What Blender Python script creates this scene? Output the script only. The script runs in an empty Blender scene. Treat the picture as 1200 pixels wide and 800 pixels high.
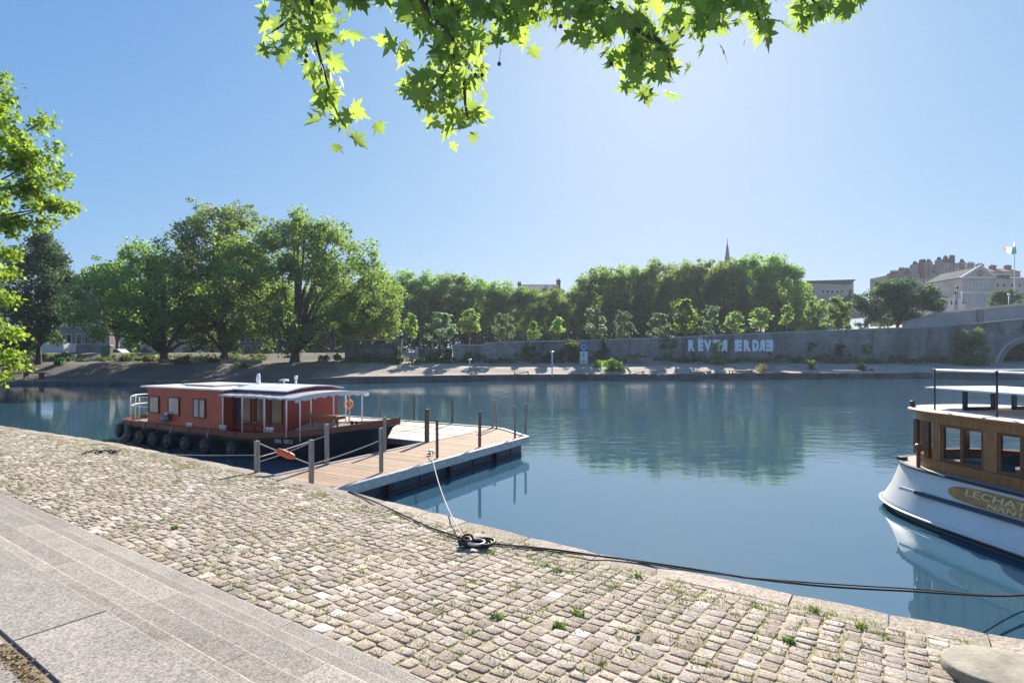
import bpy, math, random
import numpy as np
from mathutils import Vector, Matrix
R = math.radians
C = bpy.context.scene
COL = C.collection
random.seed(7)
F, PX0, PY0, EYE = 667.0, 600.0, 413.0, 3.2       # survey constants: focal length in photo pixels, horizon row, eye height over the water

def at(px, py, Y):                                  # photo pixel + distance -> point
    return ((px-PX0)/F*Y, Y, EYE-(py-PY0)/F*Y)
def on(px, py, h):                                  # photo pixel on a level surface of height h
    Y = F*(EYE-h)/(py-PY0)
    return ((px-PX0)/F*Y, Y, h)

# ---------------------------------------------------------------- camera, sky, sun, exposure
cam = bpy.data.objects.new('camera', bpy.data.cameras.new('camera')); COL.objects.link(cam)
cam.data.lens = 20.0; cam.data.sensor_width = 36; cam.data.shift_y = 13/1200
cam.location = (0, 0, EYE); cam.rotation_euler = (R(90), 0, 0)
cam.data.clip_start = 0.1; cam.data.clip_end = 4000
C.camera = cam
SUN_EL, SUN_AZ = R(30.5), R(15.5)                   # azimuth to the right of the view axis (+Y)
w = bpy.data.worlds.new('World'); C.world = w; w.use_nodes = True
nt = w.node_tree; bg = nt.nodes['Background']
sky = nt.nodes.new('ShaderNodeTexSky'); sky.sky_type = 'NISHITA'; sky.sun_disc = False
sky.sun_elevation = SUN_EL; sky.sun_rotation = SUN_AZ
sky.air_density = 1.0; sky.dust_density = 0.9; sky.ozone_density = 2.5; sky.altitude = 0
# soft shoulder on the very bright sky round the sun (per channel c*T/(c+k)), for view and light alike
def vm(op, a, b):
    x = nt.nodes.new('ShaderNodeVectorMath'); x.operation = op
    for i, v in enumerate((a, b)):
        if hasattr(v, 'links'): nt.links.new(v, x.inputs[i])
        else: x.inputs[i].default_value = v
    return x.outputs[0]
skc = vm('DIVIDE', vm('MULTIPLY', sky.outputs[0], (.80*4.7, .86*4.7, .98*4.7)), vm('ADD', sky.outputs[0], (7.6, 4.2, 2.1)))
nt.links.new(skc, bg.inputs[0]); bg.inputs[1].default_value = 0.10
sl = bpy.data.lights.new('sun', 'SUN'); sl.energy = 4.8; sl.angle = R(0.5); sl.color = (1.0, 0.92, 0.82)
sun = bpy.data.objects.new('sun', sl); COL.objects.link(sun)
sd = Vector((math.sin(SUN_AZ)*math.cos(SUN_EL), math.cos(SUN_AZ)*math.cos(SUN_EL), math.sin(SUN_EL)))
sun.rotation_euler = sd.to_track_quat('Z', 'Y').to_euler(); sun.location = (40, 120, 90)
vs = C.view_settings
vs.view_transform = 'Standard'; vs.look = 'None'; vs.gamma = 1; vs.exposure = 1.25; vs.use_curve_mapping = False
C.cycles.max_bounces = 8; C.cycles.transparent_max_bounces = 16; C.cycles.caustics_reflective = False
C.cycles.caustics_refractive = False; C.cycles.sample_clamp_indirect = 4

# ---------------------------------------------------------------- node helpers
def nm(name):
    m = bpy.data.materials.new(name); m.use_nodes = True
    n = m.node_tree; return m, n, n.nodes, n.links, n.nodes['Principled BSDF']
def coords(N, L, scale=(1,1,1), kind='Object', rot=(0,0,0)):
    t = N.new('ShaderNodeTexCoord'); mp = N.new('ShaderNodeMapping')
    mp.inputs['Scale'].default_value = scale; mp.inputs['Rotation'].default_value = rot
    L.new(t.outputs[kind], mp.inputs[0]); return mp.outputs[0]
def noise(N, L, vec, scale, detail=5, rough=.6, dist=0):
    t = N.new('ShaderNodeTexNoise'); t.inputs['Scale'].default_value = scale; t.inputs['Detail'].default_value = detail
    t.inputs['Roughness'].default_value = rough; t.inputs['Distortion'].default_value = dist
    L.new(vec, t.inputs['Vector']); return t.outputs[0]
def ramp(N, L, fac, stops):
    r = N.new('ShaderNodeValToRGB'); e = r.color_ramp.elements
    while len(e) < len(stops): e.new(.5)
    for k, (p, c) in enumerate(stops):
        e[k].position = p; e[k].color = (c, c, c, 1) if isinstance(c, (int, float)) else (*c, 1)
    L.new(fac, r.inputs[0]); return r.outputs[0]
def mix(N, L, fac, a, b, mode='MIX'):
    x = N.new('ShaderNodeMix'); x.data_type = 'RGBA'; x.blend_type = mode
    for s, v in ((x.inputs['Factor'], fac), (x.inputs[6], a), (x.inputs[7], b)):
        if hasattr(v, 'links'): L.new(v, s)
        elif isinstance(v, (int, float)): s.default_value = v
        else: s.default_value = (*v, 1)
    return x.outputs[2]
def bump(N, L, P, h, strength=.3, dist=.01):
    b = N.new('ShaderNodeBump'); b.inputs['Strength'].default_value = strength; b.inputs['Distance'].default_value = dist
    L.new(h, b.inputs['Height']); L.new(b.outputs[0], P.inputs['Normal'])
def mat(name, col, rough=.6, var=.25, scale=4, bmp=.1, bd=.01, metal=0, fine=30, spec=.5, stretch=(1,1,1)):
    m, n, N, L, P = nm(name)
    v = coords(N, L, stretch)
    f = noise(N, L, v, scale, 6)
    lo = tuple(c*(1-var) for c in col); hi = tuple(min(1, c*(1+var)) for c in col)
    c1 = ramp(N, L, f, [(.3, lo), (.7, hi)])
    f2 = noise(N, L, v, fine, 3)
    c2 = mix(N, L, .35*min(1, var*3), c1, ramp(N, L, f2, [(.35, .55), (.65, 1.0)]), 'MULTIPLY')
    L.new(c2, P.inputs['Base Color']); P.inputs['Roughness'].default_value = rough; P.inputs['Metallic'].default_value = metal
    P.inputs['Specular IOR Level'].default_value = spec
    if bmp: bump(N, L, P, f2, bmp, bd)
    return m

M = {}
M['white'] = mat('white_paint', (.74,.74,.72), .35, .08, 3, .05)
M['hullwhite'] = mat('white_hull', (.74,.73,.68), .3, .10, 1.6, .04, stretch=(1,1,.35))
M['black'] = mat('black_hull', (.012,.014,.018), .28, .3, 2, .1)
M['navy'] = mat('navy_rail', (.015,.025,.06), .35, .2, 3, .05)
M['red'] = mat('red_cabin_paint', (.30,.035,.028), .45, .15, 3, .06)
M['brownstrake'] = mat('brown_strake', (.16,.055,.035), .5, .25, 4, .1)
M['darkframe'] = mat('dark_window_frame', (.035,.022,.02), .4, .2, 5, .05)
M['rubber'] = mat('rubber', (.012,.013,.015), .5, .3, 6, .2)
M['blueblack'] = mat('blue_black_fender', (.018,.028,.05), .4, .3, 5, .1)
M['steel'] = mat('galvanised_steel', (.45,.46,.47), .45, .2, 8, .1, metal=.6)
M['iron'] = mat('dark_iron', (.05,.05,.055), .5, .2, 10, .1, metal=.4)
M['post'] = mat('weathered_grey_post', (.30,.28,.25), .8, .3, 6, .3, stretch=(4,4,.6))
M['postbrown'] = mat('brown_wooden_post', (.17,.12,.085), .8, .3, 6, .3, stretch=(4,4,.6))
M['varnish'] = mat('varnished_wood', (.40,.18,.065), .3, .35, 3, .1, stretch=(6,6,1))
M['varnishd'] = mat('dark_varnished_wood', (.20,.08,.035), .3, .3, 3, .1, stretch=(1,1,4))
M['gilt'] = mat('gilded_letter', (.78,.62,.34), .4, .1, 8, .02, metal=.1)
M['plaque'] = mat('plaque_wood', (.52,.25,.06), .35, .4, 3, .1, stretch=(1,1,5))
M['rope'] = mat('pale_rope', (.55,.52,.46), .9, .15, 30, .4)
M['darkrope'] = mat('dark_rope', (.03,.03,.03), .9, .3, 40, .4)
M['orange'] = mat('orange_float', (.62,.13,.05), .5, .1, 8, .05)
M['granite_lt'] = mat('pale_stone', (.46,.42,.36), .85, .3, 3, .3)
M['slate'] = mat('slate_roof', (.10,.105,.125), .9, .25, 2, .2, spec=.05)
M['bluesl'] = mat('violet_slate', (.11,.10,.14), .9, .25, 2, .2, spec=.05)
M['tuff'] = mat('pale_limestone', (.46,.41,.34), .85, .22, .35, .1, fine=3)
M['tuffd'] = mat('grey_limestone', (.27,.23,.20), .85, .3, .35, .1, fine=3)
M['plaster'] = mat('cream_plaster', (.68,.65,.60), .85, .12, .5, .05)
M['brick'] = mat('orange_brick', (.42,.17,.09), .85, .25, 2, .1)
M['redbrick'] = mat('dark_red_brick', (.20,.085,.06), .85, .25, 2, .1)
M['pane'] = mat('dark_window_glass', (.03,.035,.045), .12, .2, 1, 0)
M['bark'] = mat('bark', (.10,.08,.06), .9, .4, 3, .6, .05, stretch=(3,3,.7))
M['barkpale'] = mat('pale_mottled_bark', (.20,.18,.13), .9, .4, 2, .4, .05)
M['dirt'] = mat('dirt', (.24,.19,.13), .95, .3, 2, .4)
M['sign_blue'] = mat('sign_blue', (.03,.10,.32), .4, .1, 4, 0)
M['carwhite'] = mat('white_car_paint', (.72,.72,.72), .25, .03, 2, 0)
M['carblue'] = mat('blue_car_paint', (.12,.22,.42), .25, .05, 2, 0)
M['carred'] = mat('dark_car_paint', (.06,.06,.07), .25, .05, 2, 0)
M['green'] = mat('green_box_paint', (.12,.20,.17), .5, .1, 3, .05)
M['flagred'] = mat('orange_red_cloth', (.65,.13,.04), .8, .05, 3, 0)
M['flaggreen'] = mat('dark_green_cloth', (.03,.09,.07), .8, .05, 3, 0)
M['flagwhite'] = mat('white_cloth', (.62,.56,.50), .8, .05, 3, 0)
M['bench'] = mat('red_brown_timber', (.17,.10,.07), .8, .3, 4, .2)
M['lichen'] = mat('lichened_stone_slab', (.27,.245,.185), .9, .4, 3.5, .5, .01)
M['yellow'] = mat('yellow_plastic', (.6,.33,.04), .4, .1, 4, 0)
M['seat'] = mat('blue_vinyl', (.03,.05,.09), .4, .2, 4, 0)
M['interior'] = mat('brown_interior_panel', (.12,.065,.04), .6, .3, 4, 0)

def glass(name, tint, fac):
    m, n, N, L, P = nm(name)
    N.remove(P); tr = N.new('ShaderNodeBsdfTransparent'); gl = N.new('ShaderNodeBsdfGlossy'); mx = N.new('ShaderNodeMixShader')
    tr.inputs[0].default_value = (*tint, 1); gl.inputs['Roughness'].default_value = .02
    fr = N.new('ShaderNodeLayerWeight'); fr.inputs[0].default_value = .5
    pw = N.new('ShaderNodeMath'); pw.operation = 'POWER'; L.new(fr.outputs['Facing'], pw.inputs[0]); pw.inputs[1].default_value = 4
    ma = N.new('ShaderNodeMath'); ma.operation = 'MULTIPLY_ADD'; L.new(pw.outputs[0], ma.inputs[0]); ma.inputs[1].default_value = .6; ma.inputs[2].default_value = fac
    L.new(ma.outputs[0], mx.inputs[0]); L.new(tr.outputs[0], mx.inputs[1]); L.new(gl.outputs[0], mx.inputs[2])
    L.new(mx.outputs[0], N['Material Output'].inputs[0]); return m
M['glass'] = glass('clear_glass', (.9,.93,.93), .05)
M['tealglass'] = mat('turquoise_glass', (.12,.42,.42), .15, .15, .3, 0)

def leafmat(name, col, trans, tf=.45, var=.3):
    m, n, N, L, P = nm(name)
    a = N.new('ShaderNodeAttribute'); a.attribute_name = 'Col'
    oi = N.new('ShaderNodeObjectInfo')
    c0 = mix(N, L, a.outputs['Fac'], tuple(c*(1-var) for c in col), tuple(c*(1+var) for c in col))
    t0 = mix(N, L, a.outputs['Fac'], tuple(c*(1-var) for c in trans), tuple(c*(1+var) for c in trans))
    h = N.new('ShaderNodeHueSaturation'); h2 = N.new('ShaderNodeHueSaturation')
    mr = N.new('ShaderNodeMapRange'); mr.inputs[3].default_value = .72; mr.inputs[4].default_value = 1.28
    L.new(oi.outputs['Random'], mr.inputs[0])
    mr2 = N.new('ShaderNodeMapRange'); mr2.inputs[3].default_value = .485; mr2.inputs[4].default_value = .515
    L.new(oi.outputs['Random'], mr2.inputs[0])
    for hh, cc in ((h, c0), (h2, t0)):
        L.new(mr.outputs[0], hh.inputs['Value']); L.new(mr2.outputs[0], hh.inputs['Hue']); L.new(cc, hh.inputs['Color'])
    L.new(h.outputs[0], P.inputs['Base Color']); P.inputs['Roughness'].default_value = .6
    P.inputs['Specular IOR Level'].default_value = .22
    tr = N.new('ShaderNodeBsdfTranslucent'); L.new(h2.outputs[0], tr.inputs[0])
    mx = N.new('ShaderNodeMixShader'); mx.inputs[0].default_value = tf
    L.new(P.outputs[0], mx.inputs[1]); L.new(tr.outputs[0], mx.inputs[2]); L.new(mx.outputs[0], N['Material Output'].inputs[0])
    return m
M['leaf_plane'] = leafmat('plane_tree_leaves', (.052,.125,.056), (.42,.62,.10), .43)
M['leaf_near'] = leafmat('sunlit_plane_leaves', (.08,.16,.035), (.42,.62,.06), .5)
M['leaf_branch'] = leafmat('overhanging_plane_leaves', (.055,.13,.065), (.46,.62,.10), .46, .3)
M['leaf_dark'] = leafmat('dark_leaves', (.040,.095,.050), (.14,.27,.08), .35)
M['leaf_young'] = leafmat('young_tree_leaves', (.12,.22,.08), (.42,.62,.12), .45)
M['leaf_pale'] = leafmat('pale_green_leaves', (.15,.23,.13), (.30,.45,.18), .4)
M['leaf_bush'] = leafmat('bush_leaves', (.08,.12,.04), (.25,.34,.06), .4)
M['straw'] = leafmat('dry_straw_grass', (.26,.20,.09), (.40,.32,.10), .3)
M['grass'] = leafmat('short_weeds', (.12,.14,.04), (.25,.32,.06), .35, .4)

def stonewall(name, c1, c2, mortar, bw, bh, stain=.5, axis='XZ', wet=None):
    m, n, N, L, P = nm(name)
    t = N.new('ShaderNodeTexCoord'); sp = N.new('ShaderNodeSeparateXYZ'); cb = N.new('ShaderNodeCombineXYZ')
    L.new(t.outputs['Object'], sp.inputs[0]); L.new(sp.outputs[0 if axis[0] == 'X' else 1], cb.inputs[0]); L.new(sp.outputs[2 if axis[1] == 'Z' else 1], cb.inputs[1])
    b = N.new('ShaderNodeTexBrick'); L.new(cb.outputs[0], b.inputs['Vector'])
    b.inputs['Color1'].default_value = (*c1, 1); b.inputs['Color2'].default_value = (*c2, 1); b.inputs['Mortar'].default_value = (*mortar, 1)
    b.inputs['Scale'].default_value = 1; b.inputs['Brick Width'].default_value = bw; b.inputs['Row Height'].default_value = bh
    b.inputs['Mortar Size'].default_value = .02; b.inputs['Mortar Smooth'].default_value = .4
    mp = N.new('ShaderNodeMapping'); mp.inputs['Scale'].default_value = (1, 1, .3); L.new(t.outputs['Object'], mp.inputs[0])
    f = noise(N, L, mp.outputs[0], .33, 9, .72, .6)
    c = mix(N, L, stain, b.outputs[0], ramp(N, L, f, [(.36, (.20,.19,.18)), (.46, (.55,.54,.53)), (.56, (.9,.88,.87)), (.68, (1.1,1.08,1.05))]), 'MULTIPLY')
    f2 = noise(N, L, t.outputs['Object'], 9, 5, .7)
    c = mix(N, L, .5, c, ramp(N, L, f2, [(.3, .6), (.7, 1)]), 'MULTIPLY')
    L.new(c, P.inputs['Base Color']); P.inputs['Roughness'].default_value = .9
    bump(N, L, P, b.outputs['Fac'], -.5, .02) if False else bump(N, L, P, f2, .4, .03)
    return m
M['wall'] = stonewall('grey_schist_wall', (.34,.305,.275), (.42,.38,.345), (.13,.12,.12), .8, .34, .9)
M['quaywall'] = stonewall('quay_face_stone', (.16,.15,.14), (.21,.20,.18), (.08,.08,.08), 1.1, .36, .8)
M['parapet'] = stonewall('pale_parapet_stone', (.50,.45,.42), (.55,.50,.47), (.38,.34,.32), 1.6, .8, .25)
M['pavil'] = stonewall('ruined_brick_block', (.20,.16,.15), (.26,.22,.20), (.15,.14,.13), .45, .22, .7)

# ---------------------------------------------------------------- mesh builder
class MB:
    def __init__(s): s.v = []; s.f = []; s.n = 0; s.mi = []; s.cur = 0; s.sm = []; s.smooth = False; s.col = []; s.cc = .5
    def add(s, vs_, fs):
        vs_ = [tuple(map(float, p)) for p in vs_]
        s.v += vs_; s.f += [tuple(i+s.n for i in f) for f in fs]; s.n += len(vs_)
        s.mi += [s.cur]*len(fs); s.sm += [s.smooth]*len(fs); s.col += [s.cc]*len(vs_)
    def box(s, x0, x1, y0, y1, z0, z1, bev=0):
        if bev <= 0:
            s.add([(x0,y0,z0),(x1,y0,z0),(x1,y1,z0),(x0,y1,z0),(x0,y0,z1),(x1,y0,z1),(x1,y1,z1),(x0,y1,z1)],
                  [(0,3,2,1),(4,5,6,7),(0,1,5,4),(1,2,6,5),(2,3,7,6),(3,0,4,7)])
        else:
            b = min(bev, (x1-x0)/2.1, (y1-y0)/2.1, (z1-z0)/2.1)
            V = []
            for z, i in ((z0, b), (z0+b, 0), (z1-b, 0), (z1, b)):
                V += [(x0+i+ (b if i == 0 else 0), y0+i, z), (x1-i-(b if i == 0 else 0), y0+i, z),
                      (x1-i, y0+i+(b if i == 0 else 0), z), (x1-i, y1-i-(b if i == 0 else 0), z),
                      (x1-i-(b if i == 0 else 0), y1-i, z), (x0+i+(b if i == 0 else 0), y1-i, z),
                      (x0+i, y1-i-(b if i == 0 else 0), z), (x0+i, y0+i+(b if i == 0 else 0), z)]
            Fs = [tuple(range(7, -1, -1)), tuple(range(24, 32))]
            for k in range(3):
                for j in range(8): Fs.append((k*8+j, k*8+(j+1) % 8, (k+1)*8+(j+1) % 8, (k+1)*8+j))
            s.add(V, Fs)
        return s
    def prism(s, pts, z0, z1):                       # pts counter-clockwise (x,y); z may be lists
        n = len(pts); Z0 = z0 if hasattr(z0, '__len__') else [z0]*n; Z1 = z1 if hasattr(z1, '__len__') else [z1]*n
        s.add([(p[0], p[1], a) for p, a in zip(pts, Z0)]+[(p[0], p[1], b) for p, b in zip(pts, Z1)],
              [tuple(range(n-1, -1, -1)), tuple(range(n, 2*n))]+[(i, (i+1) % n, n+(i+1) % n, n+i) for i in range(n)])
        return s
    def loft(s, rings, caps=True, closed=True):
        k = len(rings[0]); V = [p for r in rings for p in r]; Fs = []
        for a in range(len(rings)-1):
            for j in range(k if closed else k-1):
                Fs.append((a*k+j, a*k+(j+1) % k, (a+1)*k+(j+1) % k, (a+1)*k+j))
        if caps: Fs += [tuple(range(k-1, -1, -1)), tuple(range((len(rings)-1)*k, len(rings)*k))]
        s.add(V, Fs); return s
    def tube(s, pts, r, seg=8, caps=True):
        pts = [Vector(p) for p in pts]; n = len(pts); rr = r if hasattr(r, '__len__') else [r]*n
        rings = []; up = None
        for i, p in enumerate(pts):
            d = (pts[min(i+1, n-1)]-pts[max(i-1, 0)]).normalized()
            if up is None: up = Vector((0,0,1)) if abs(d.z) < .9 else Vector((1,0,0))
            a = d.cross(up).normalized(); up2 = a.cross(d).normalized(); up = up2
            rings.append([tuple(p+(a*math.cos(t)+up2*math.sin(t))*rr[i]) for t in [2*math.pi*j/seg for j in range(seg)]])
        o = s.smooth; s.smooth = seg > 5; s.loft(rings, caps); s.smooth = o
        return s
    def bar(s, p, q, w=.03, h=None):
        p, q = Vector(p), Vector(q); h = h or w; d = (q-p).normalized(); up = Vector((0,0,1)) if abs(d.z) < .95 else Vector((0,1,0))
        a = d.cross(up).normalized()*w/2; b = a.cross(d).normalized()*h/2
        s.loft([[tuple(e+x*a+y*b) for x, y in ((-1,-1),(1,-1),(1,1),(-1,1))] for e in (p, q)]); return s
    def lathe(s, prof, c=(0,0,0), seg=16, axis='Z'):
        rings = []
        for r, z in prof:
            ring = []
            for j in range(seg):
                t = 2*math.pi*j/seg; x, y = max(r, 1e-4)*math.cos(t), max(r, 1e-4)*math.sin(t)
                ring.append({'Z': (c[0]+x, c[1]+y, c[2]+z), 'Y': (c[0]+y, c[1]+z, c[2]+x), 'X': (c[0]+z, c[1]+x, c[2]+y)}[axis])
            rings.append(ring)
        o = s.smooth; s.smooth = True; s.loft(rings); s.smooth = o; return s
    def torus(s, c, R0, r0, axis='Y', seg=20, k=10):
        V = []; Fs = []
        for i in range(seg):
            a = 2*math.pi*i/seg
            for j in range(k):
                b = 2*math.pi*j/k; q = R0+r0*math.cos(b); u, v_, w_ = q*math.cos(a), q*math.sin(a), r0*math.sin(b)
                V.append({'Y': (c[0]+u, c[1]+w_, c[2]+v_), 'X': (c[0]+w_, c[1]+u, c[2]+v_), 'Z': (c[0]+u, c[1]+v_, c[2]+w_)}[axis])
                Fs.append((i*k+j, ((i+1) % seg)*k+j, ((i+1) % seg)*k+(j+1) % k, i*k+(j+1) % k))
        o = s.smooth; s.smooth = True; s.add(V, Fs); s.smooth = o; return s
    def build(s, name, mats, parent=None, world=False):
        me = bpy.data.meshes.new(name); 
        if not isinstance(mats, (list, tuple)): mats = [mats]
        me.from_pydata(s.v, [], s.f)
        for m in mats: me.materials.append(m)
        me.polygons.foreach_set('material_index', s.mi); me.polygons.foreach_set('use_smooth', s.sm)
        ca = me.color_attributes.new('Col', 'FLOAT_COLOR', 'POINT')
        arr = np.ones((s.n, 4), dtype=np.float32); c = np.array([x if hasattr(x, '__len__') else (x, x, x) for x in s.col], dtype=np.float32).reshape(-1, 3)
        arr[:, :3] = c; ca.data.foreach_set('color', arr.ravel()); me.update()
        return link(name, me, parent, world)
def link(name, me, parent=None, world=False):
    o = bpy.data.objects.new(name, me); COL.objects.link(o)
    if parent is not None:
        o.parent = parent
        if world: o.location = -Vector(parent.location)
    return o
def npmesh(name, V, Fq, mats, col=None, smooth=False):
    me = bpy.data.meshes.new(name); nv, nf, k = len(V), len(Fq), Fq.shape[1]
    me.vertices.add(nv); me.vertices.foreach_set('co', V.astype(np.float32).ravel())
    me.loops.add(nf*k); me.loops.foreach_set('vertex_index', Fq.astype(np.int32).ravel())
    me.polygons.add(nf); me.polygons.foreach_set('loop_start', np.arange(0, nf*k, k, dtype=np.int32))
    me.polygons.foreach_set('loop_total', np.full(nf, k, dtype=np.int32))
    for m in (mats if isinstance(mats, (list, tuple)) else [mats]): me.materials.append(m)
    if col is not None:
        ca = me.color_attributes.new('Col', 'FLOAT_COLOR', 'POINT'); a = np.ones((nv, 4), dtype=np.float32)
        a[:, :3] = col if col.ndim == 2 else col[:, None]; ca.data.foreach_set('color', a.ravel())
    me.update(calc_edges=True)
    if smooth: me.polygons.foreach_set('use_smooth', np.ones(nf, dtype=bool))
    return me
def tag(o, label, cat, group=None):
    o['label'] = label; o['category'] = cat
    if group: o['group'] = group
    return o
def thing(name, label, cat, loc=(0,0,0), rotz=0, group=None):
    o = bpy.data.objects.new(name, None); COL.objects.link(o); o.location = loc; o.rotation_euler = (0,0,rotz); o.empty_display_size = .3
    return tag(o, label, cat, group)
def struct(o, kind='structure'):
    o['kind'] = kind; return o
def dup(root, loc=None, rotz=None, scale=None, label=None, group=None, name=None):
    r = root.copy(); COL.objects.link(r)
    if loc is not None: r.location = loc
    if rotz is not None: r.rotation_euler = (0,0,rotz)
    if scale is not None: r.scale = scale
    if label: r['label'] = label
    if group: r['group'] = group
    for ch in list(root.children):
        c = ch.copy(); COL.objects.link(c); c.parent = r
        for g in ch.children:
            d = g.copy(); COL.objects.link(d); d.parent = c
    return r
def text(name, s, size, m, parent, mw, ext=.004, bold=0, mirror=False, sx=1):
    cu = bpy.data.curves.new(name, 'FONT'); cu.body = s; cu.size = size; cu.extrude = ext; cu.offset = bold; cu.align_x = 'LEFT'; cu.resolution_u = 3
    t = bpy.data.objects.new('tmp', cu); COL.objects.link(t)
    dg = bpy.context.evaluated_depsgraph_get(); me = bpy.data.meshes.new_from_object(t.evaluated_get(dg))
    bpy.data.objects.remove(t); bpy.data.curves.remove(cu)
    me.materials.clear(); me.materials.append(m)
    xs = [v.co.x for v in me.vertices]; wd = max(xs)
    for v in me.vertices:
        v.co.x *= sx
        if mirror: v.co.x = wd*sx-v.co.x
        v.co = mw @ v.co
    if mirror: me.flip_normals()
    return link(name, me, parent)

# ================================================================ WATER
def water_mat():
    m, n, N, L, P = nm('river_water')
    t = N.new('ShaderNodeTexCoord'); mp = N.new('ShaderNodeMapping'); mp.inputs['Scale'].default_value = (.55, 1.0, 1); L.new(t.outputs['Object'], mp.inputs[0])
    a = noise(N, L, mp.outputs[0], 1.6, 4, .55, .3); b = noise(N, L, mp.outputs[0], 6.5, 3, .5)
    big = noise(N, L, mp.outputs[0], .07, 3, .55)
    sp = N.new('ShaderNodeSeparateXYZ'); L.new(t.outputs['Object'], sp.inputs[0])
    # calm water close to the near quay, breeze further out and to the right
    f1 = N.new('ShaderNodeMapRange'); f1.inputs[1].default_value = 13; f1.inputs[2].default_value = 30; L.new(sp.outputs[1], f1.inputs[0])
    f2 = N.new('ShaderNodeMapRange'); f2.inputs[1].default_value = -12; f2.inputs[2].default_value = 14; f2.inputs[3].default_value = .10; f2.inputs[4].default_value = 1.0; L.new(sp.outputs[0], f2.inputs[0])
    ml = N.new('ShaderNodeMath'); ml.operation = 'MULTIPLY'; L.new(f1.outputs[0], ml.inputs[0]); L.new(f2.outputs[0], ml.inputs[1])
    m2 = N.new('ShaderNodeMath'); m2.operation = 'MULTIPLY'; L.new(ml.outputs[0], m2.inputs[0]); L.new(ramp(N, L, big, [(.38, .15), (.62, 1.0)]), m2.inputs[1])
    m3 = N.new('ShaderNodeMath'); m3.operation = 'ADD'; L.new(m2.outputs[0], m3.inputs[0]); m3.inputs[1].default_value = .035
    ad = N.new('ShaderNodeMath'); ad.operation = 'ADD'; L.new(a, ad.inputs[0])
    hb = N.new('ShaderNodeMath'); hb.operation = 'MULTIPLY'; L.new(b, hb.inputs[0]); hb.inputs[1].default_value = .22; L.new(hb.outputs[0], ad.inputs[1])
    bp = N.new('ShaderNodeBump'); bp.inputs['Distance'].default_value = .055; L.new(ad.outputs[0], bp.inputs['Height']); L.new(m3.outputs[0], bp.inputs['Strength'])
    L.new(bp.outputs[0], P.inputs['Normal'])
    P.inputs['Base Color'].default_value = (.040,.100,.145,1); P.inputs['Roughness'].default_value = .03; P.inputs['IOR'].default_value = 2.4
    P.inputs['Specular IOR Level'].default_value = .5
    return m
mb = MB(); mb.add([(-440,-30,0),(440,-30,0),(440,90,0),(-440,90,0)], [(0,1,2,3)])
struct(mb.build('water', water_mat()))
# the ground: one sheet under everything, carrying the land to the horizon
mb = MB(); mb.add([(-440,-60,-2.5),(440,-60,-2.5),(440,60,-2.5),(-440,60,-2.5)], [(0,1,2,3)])
struct(mb.build('river_bed', M['dirt']))

# ================================================================ NEAR QUAY
TX, TY = .824, -.566; NX, NY = .566, .824          # along the steps (to the right) and towards the water
def sn(s, n, z=0): return (TX*s+NX*n, TY*s+NY*n, z)
EDGE = [(-60,3.0),(-40,4.4),(-30,5.2),(-24,5.85),(-20,6.3),(-17,6.56),(-12.6,6.66),(-10.5,6.66),(-8.2,6.60),(-6.4,6.46),(-4.9,6.34),(-3.6,6.24),(-2.5,6.2),(-1.1,6.24),(-.3,6.29),(.85,6.40),(3,6.6),(6,6.8),(14,7.2),(40,8)]
def edge(s): return float(np.interp(s, [a for a, b in EDGE], [b for a, b in EDGE]))
def zq(n): return 1.03-(n-2.75)*.23/3.55           # the paving falls gently to the water

def grain(name, c_lo, c_hi, attr=False, scale=60, bmp=.5, bd=.004):
    m, n, N, L, P = nm(name)
    v = coords(N, L)
    f = noise(N, L, v, scale, 4, .75); g = noise(N, L, v, 1.1, 5, .65); k = noise(N, L, v, 9, 4, .6)
    c = ramp(N, L, f, [(.32, c_lo), (.68, c_hi)])
    c = mix(N, L, .6, c, ramp(N, L, g, [(.3, .6), (.65, 1.0)]), 'MULTIPLY')
    c = mix(N, L, .35, c, ramp(N, L, k, [(.3, .6), (.6, 1.0)]), 'MULTIPLY')
    if attr:
        a = N.new('ShaderNodeAttribute'); a.attribute_name = 'Col'
        c = mix(N, L, 1.0, c, a.outputs['Color'], 'MULTIPLY')
    L.new(c, P.inputs['Base Color']); P.inputs['Roughness'].default_value = .88; P.inputs['Specular IOR Level'].default_value = .3
    mx = N.new('ShaderNodeMath'); mx.operation = 'ADD'; L.new(f, mx.inputs[0]); L.new(k, mx.inputs[1])
    bump(N, L, P, mx.outputs[0], bmp, bd); return m
M['cobble'] = grain('granite_setts', (.33,.285,.24), (.80,.73,.66), True, 42, .9, .012)
M['edging'] = grain('quay_edging_stone', (.26,.21,.165), (.74,.65,.55), True, 30, .9, .015)
M['slab'] = grain('speckled_granite_slab', (.12,.11,.10), (.58,.53,.465), True, 75, .4, .002)

def joint_mat():
    m, n, N, L, P = nm('sandy_joints_with_moss')
    v = coords(N, L)
    f = noise(N, L, v, 30, 5, .7); g = noise(N, L, v, .9, 5, .7, .4); k = noise(N, L, v, 6, 4, .7)
    c = ramp(N, L, f, [(.3, (.25,.20,.135)), (.7, (.56,.46,.32))])
    gg = N.new('ShaderNodeMath'); gg.operation = 'MULTIPLY'; L.new(ramp(N, L, g, [(.40, 0.), (.55, 1.)]), gg.inputs[0]); L.new(ramp(N, L, k, [(.40, 0.), (.55, 1.)]), gg.inputs[1])
    c = mix(N, L, gg.outputs[0], c, (.19,.185,.07))
    L.new(c, P.inputs['Base Color']); P.inputs['Roughness'].default_value = .95
    bump(N, L, P, f, .8, .02); return m
M['joint'] = joint_mat()

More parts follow.
